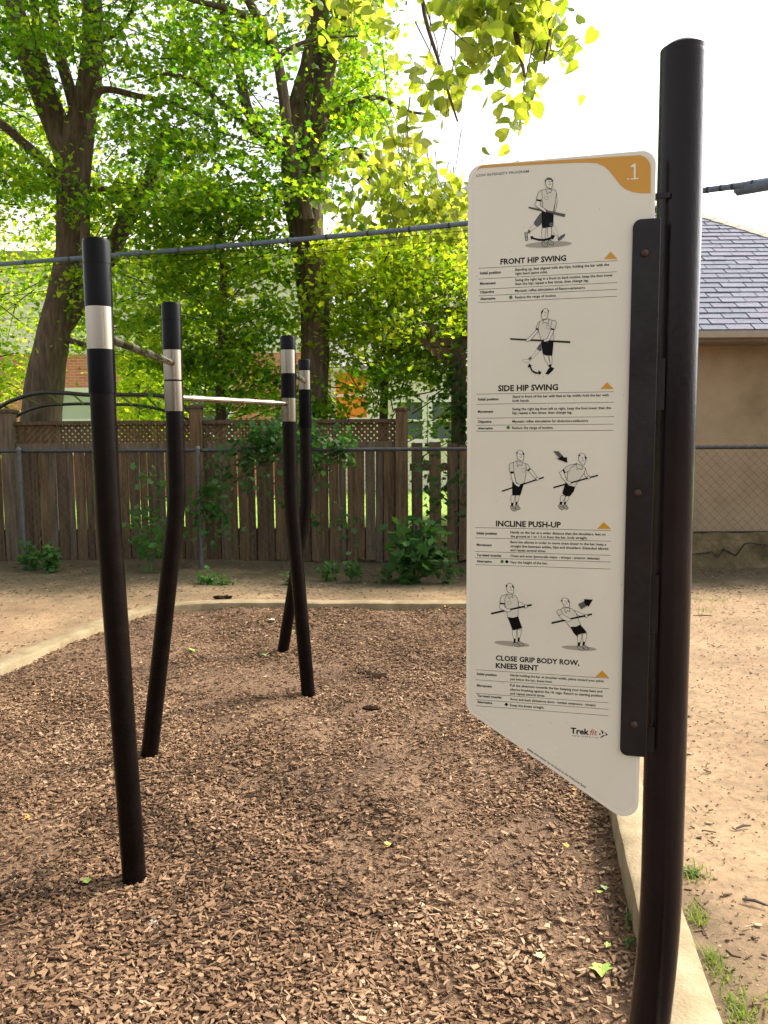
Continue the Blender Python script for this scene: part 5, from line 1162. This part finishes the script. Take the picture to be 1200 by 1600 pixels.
# fallen leaves lying on the mulch
def fallen(px, py, size, tone, label, name='fallen_leaf', z=None, shape=0):
    p = G(px, py, 0.02); zz = (float(hb(np.array(p.x), np.array(p.y))) + .018) if z is None else z
    base, fc = ((MAPLE, MAPLEF), (HEART, HEARTF))[shape]
    V = base.copy()[None]; V[:, :, 1] -= .5; V[:, :, 2] *= 1.6; V *= size
    V = np.einsum('nij,nkj->nki', rotmat(np.array([rnd.uniform(0, 6.28)]), np.array([rnd.uniform(.1, .3)]), np.array([rnd.uniform(0, 6.28)])), V) + np.array([p.x, p.y, zz])
    mb = MB(); mb.add(V[0], fc); o = mb.build(name, [M['fallen_%d' % tone]], org=(p.x, p.y, zz))
    md = o.modifiers.new('thickness', 'SOLIDIFY'); md.thickness = .0008
    tag(o, label, 'leaf', 'fallen leaves on the mulch')
for i, c in enumerate(((0.24, 0.36, 0.06), (0.34, 0.43, 0.17), (0.55, 0.25, 0.03), (0.52, 0.44, 0.28))): M['fallen_%d' % i] = mat('fallen_leaf_%d' % i, [tuple(k * .8 for k in c), c], 0.7, 40)
for (x, y, s, tn, lb) in ((940, 1518, .07, 0, 'pale green fallen maple leaf on mulch left of the sign post'), (945, 1386, .03, 1, 'small pale green leaf scrap on mulch by the kerb'), (938, 1392, .025, 0, 'small green leaf scrap touching the pale one by the kerb'), (949, 1478, .022, 0, 'tiny green leaf scrap between the maple leaf and the kerb'), (300, 1018, .07, 0, 'yellow green fallen leaf on far mulch between the left posts'), (415, 1020, .075, 1, 'pale leaf on far mulch beside the rear crossed post'), (134, 1373, .03, 0, 'yellow green leaf bit on mulch left of the nearest post foot'), (607, 1322, .03, 0, 'green leaf bit in the middle of the mulch'), (604, 1325, .022, 2, 'orange leaf bit in the middle of the mulch'), (883, 1313, .03, 2, 'orange leaf scrap on mulch below the sign corner'), (898, 1235, .02, 2, 'orange leaf speck on mulch under the sign edge'), (844, 1493, .03, 1, 'pale mint leaf sliver on the near mulch'), (42, 1278, .03, 2, 'orange leaf bit on mulch at the left edge'), (14, 1052, .07, 3, 'dry tan leaf on mulch against the left kerb'), (424, 975, .06, 3, 'whitish dry leaf on the far mulch'), (457, 987, .035, 0, 'small green yellow bit on far mulch near the crossed posts'), (698, 960, .05, 2, 'orange tan leaf on mulch below the far kerb')):
    fallen(x, y, s, tn, lb)
# dark clods dug up in the mulch, a stone, and a dark twig heap on the kerb
def clod(px, py, r, label, name, material, cat, z=0.0, flat=.35, lump=.3):
    p = G(px, py, z); p.z = z + (float(hb(np.array(p.x), np.array(p.y))) if z == 0 else 0); mb = MB(); n = 9
    for i in range(5):
        ph = -math.pi / 2 + math.pi * (i + .5) / 5
        for j in range(n):
            th = 2 * math.pi * j / n; k = r * rnd.uniform(1 - lump, 1 + lump)
            mb.v.append((p.x + k * math.cos(ph) * math.cos(th) * 1.5, p.y + k * math.cos(ph) * math.sin(th), p.z + max(-.4, math.sin(ph)) * k * flat))
    for i in range(4):
        for j in range(n): a, b = i * n + j, i * n + (j + 1) % n; mb.f.append((a, b, b + n, a + n)); mb.m.append(0)
    mb.f.append(tuple(range(n - 1, -1, -1))); mb.f.append(tuple(4 * n + j for j in range(n))); mb.m += [0, 0]
    tag(mb.build(name, material, org=tuple(p)), label, cat, {'soil_clod': 'dark clods on the mulch', 'leaf_heap': 'dead leaves on the kerb'}.get(name))
M['clod'] = mat('dark_clod', [(0.010, 0.006, 0.0035), (0.026, 0.016, 0.009)], 1.0, 30, 6, .6, 60, spec=.05)
M['stone'] = mat('grey_stone', [(0.14, 0.13, 0.12), (0.25, 0.24, 0.22)], .8, 30, 5, .4, 60)
clod(588, 1057, .065, 'dark broken clod on the far mulch', 'soil_clod', M['clod'], 'clod', flat=.3); clod(572, 1054, .04, 'smaller dark clod touching the far broken clod', 'soil_clod', M['clod'], 'clod', flat=.3); clod(580, 1104, .04, 'dark clod on the mulch nearer than the broken pair', 'soil_clod', M['clod'], 'clod')
clod(238, 1443, .016, 'small grey stone on mulch right of the nearest post foot', 'stone', M['stone'], 'stone', flat=.8, lump=.15)
clod(342, 934, .04, 'dark dead leaf heap lying on the far kerb', 'leaf_heap', M['clod'], 'leaf heap', z=.125, flat=.5); clod(355, 933, .035, 'second dark dead leaf lying on the far kerb', 'leaf_heap', M['clod'], 'leaf heap', z=.125, flat=.5)
# loose sticks on the right-hand dirt
for i, (px, py, L, a, lb) in enumerate(((1162, 1292, .07, .3, 'short dark stick on the bright dirt at right'), (1098, 962, .16, 3.0, 'thin dark twig on dirt near the right fence'), (1180, 1410, .08, -.5, 'thin brown twig at the right edge of the dirt'))):
    p = G(px, py, .11); d = Vector((math.cos(a), math.sin(a), 0)) * L / 2
    tag(MB().tube([p - d, p + Vector((0, .004, .004)), p + d], [.004, .006, .003], 6).build('stick', M['twig'], org=tuple(p)), lb, 'stick', 'loose sticks on the dirt')
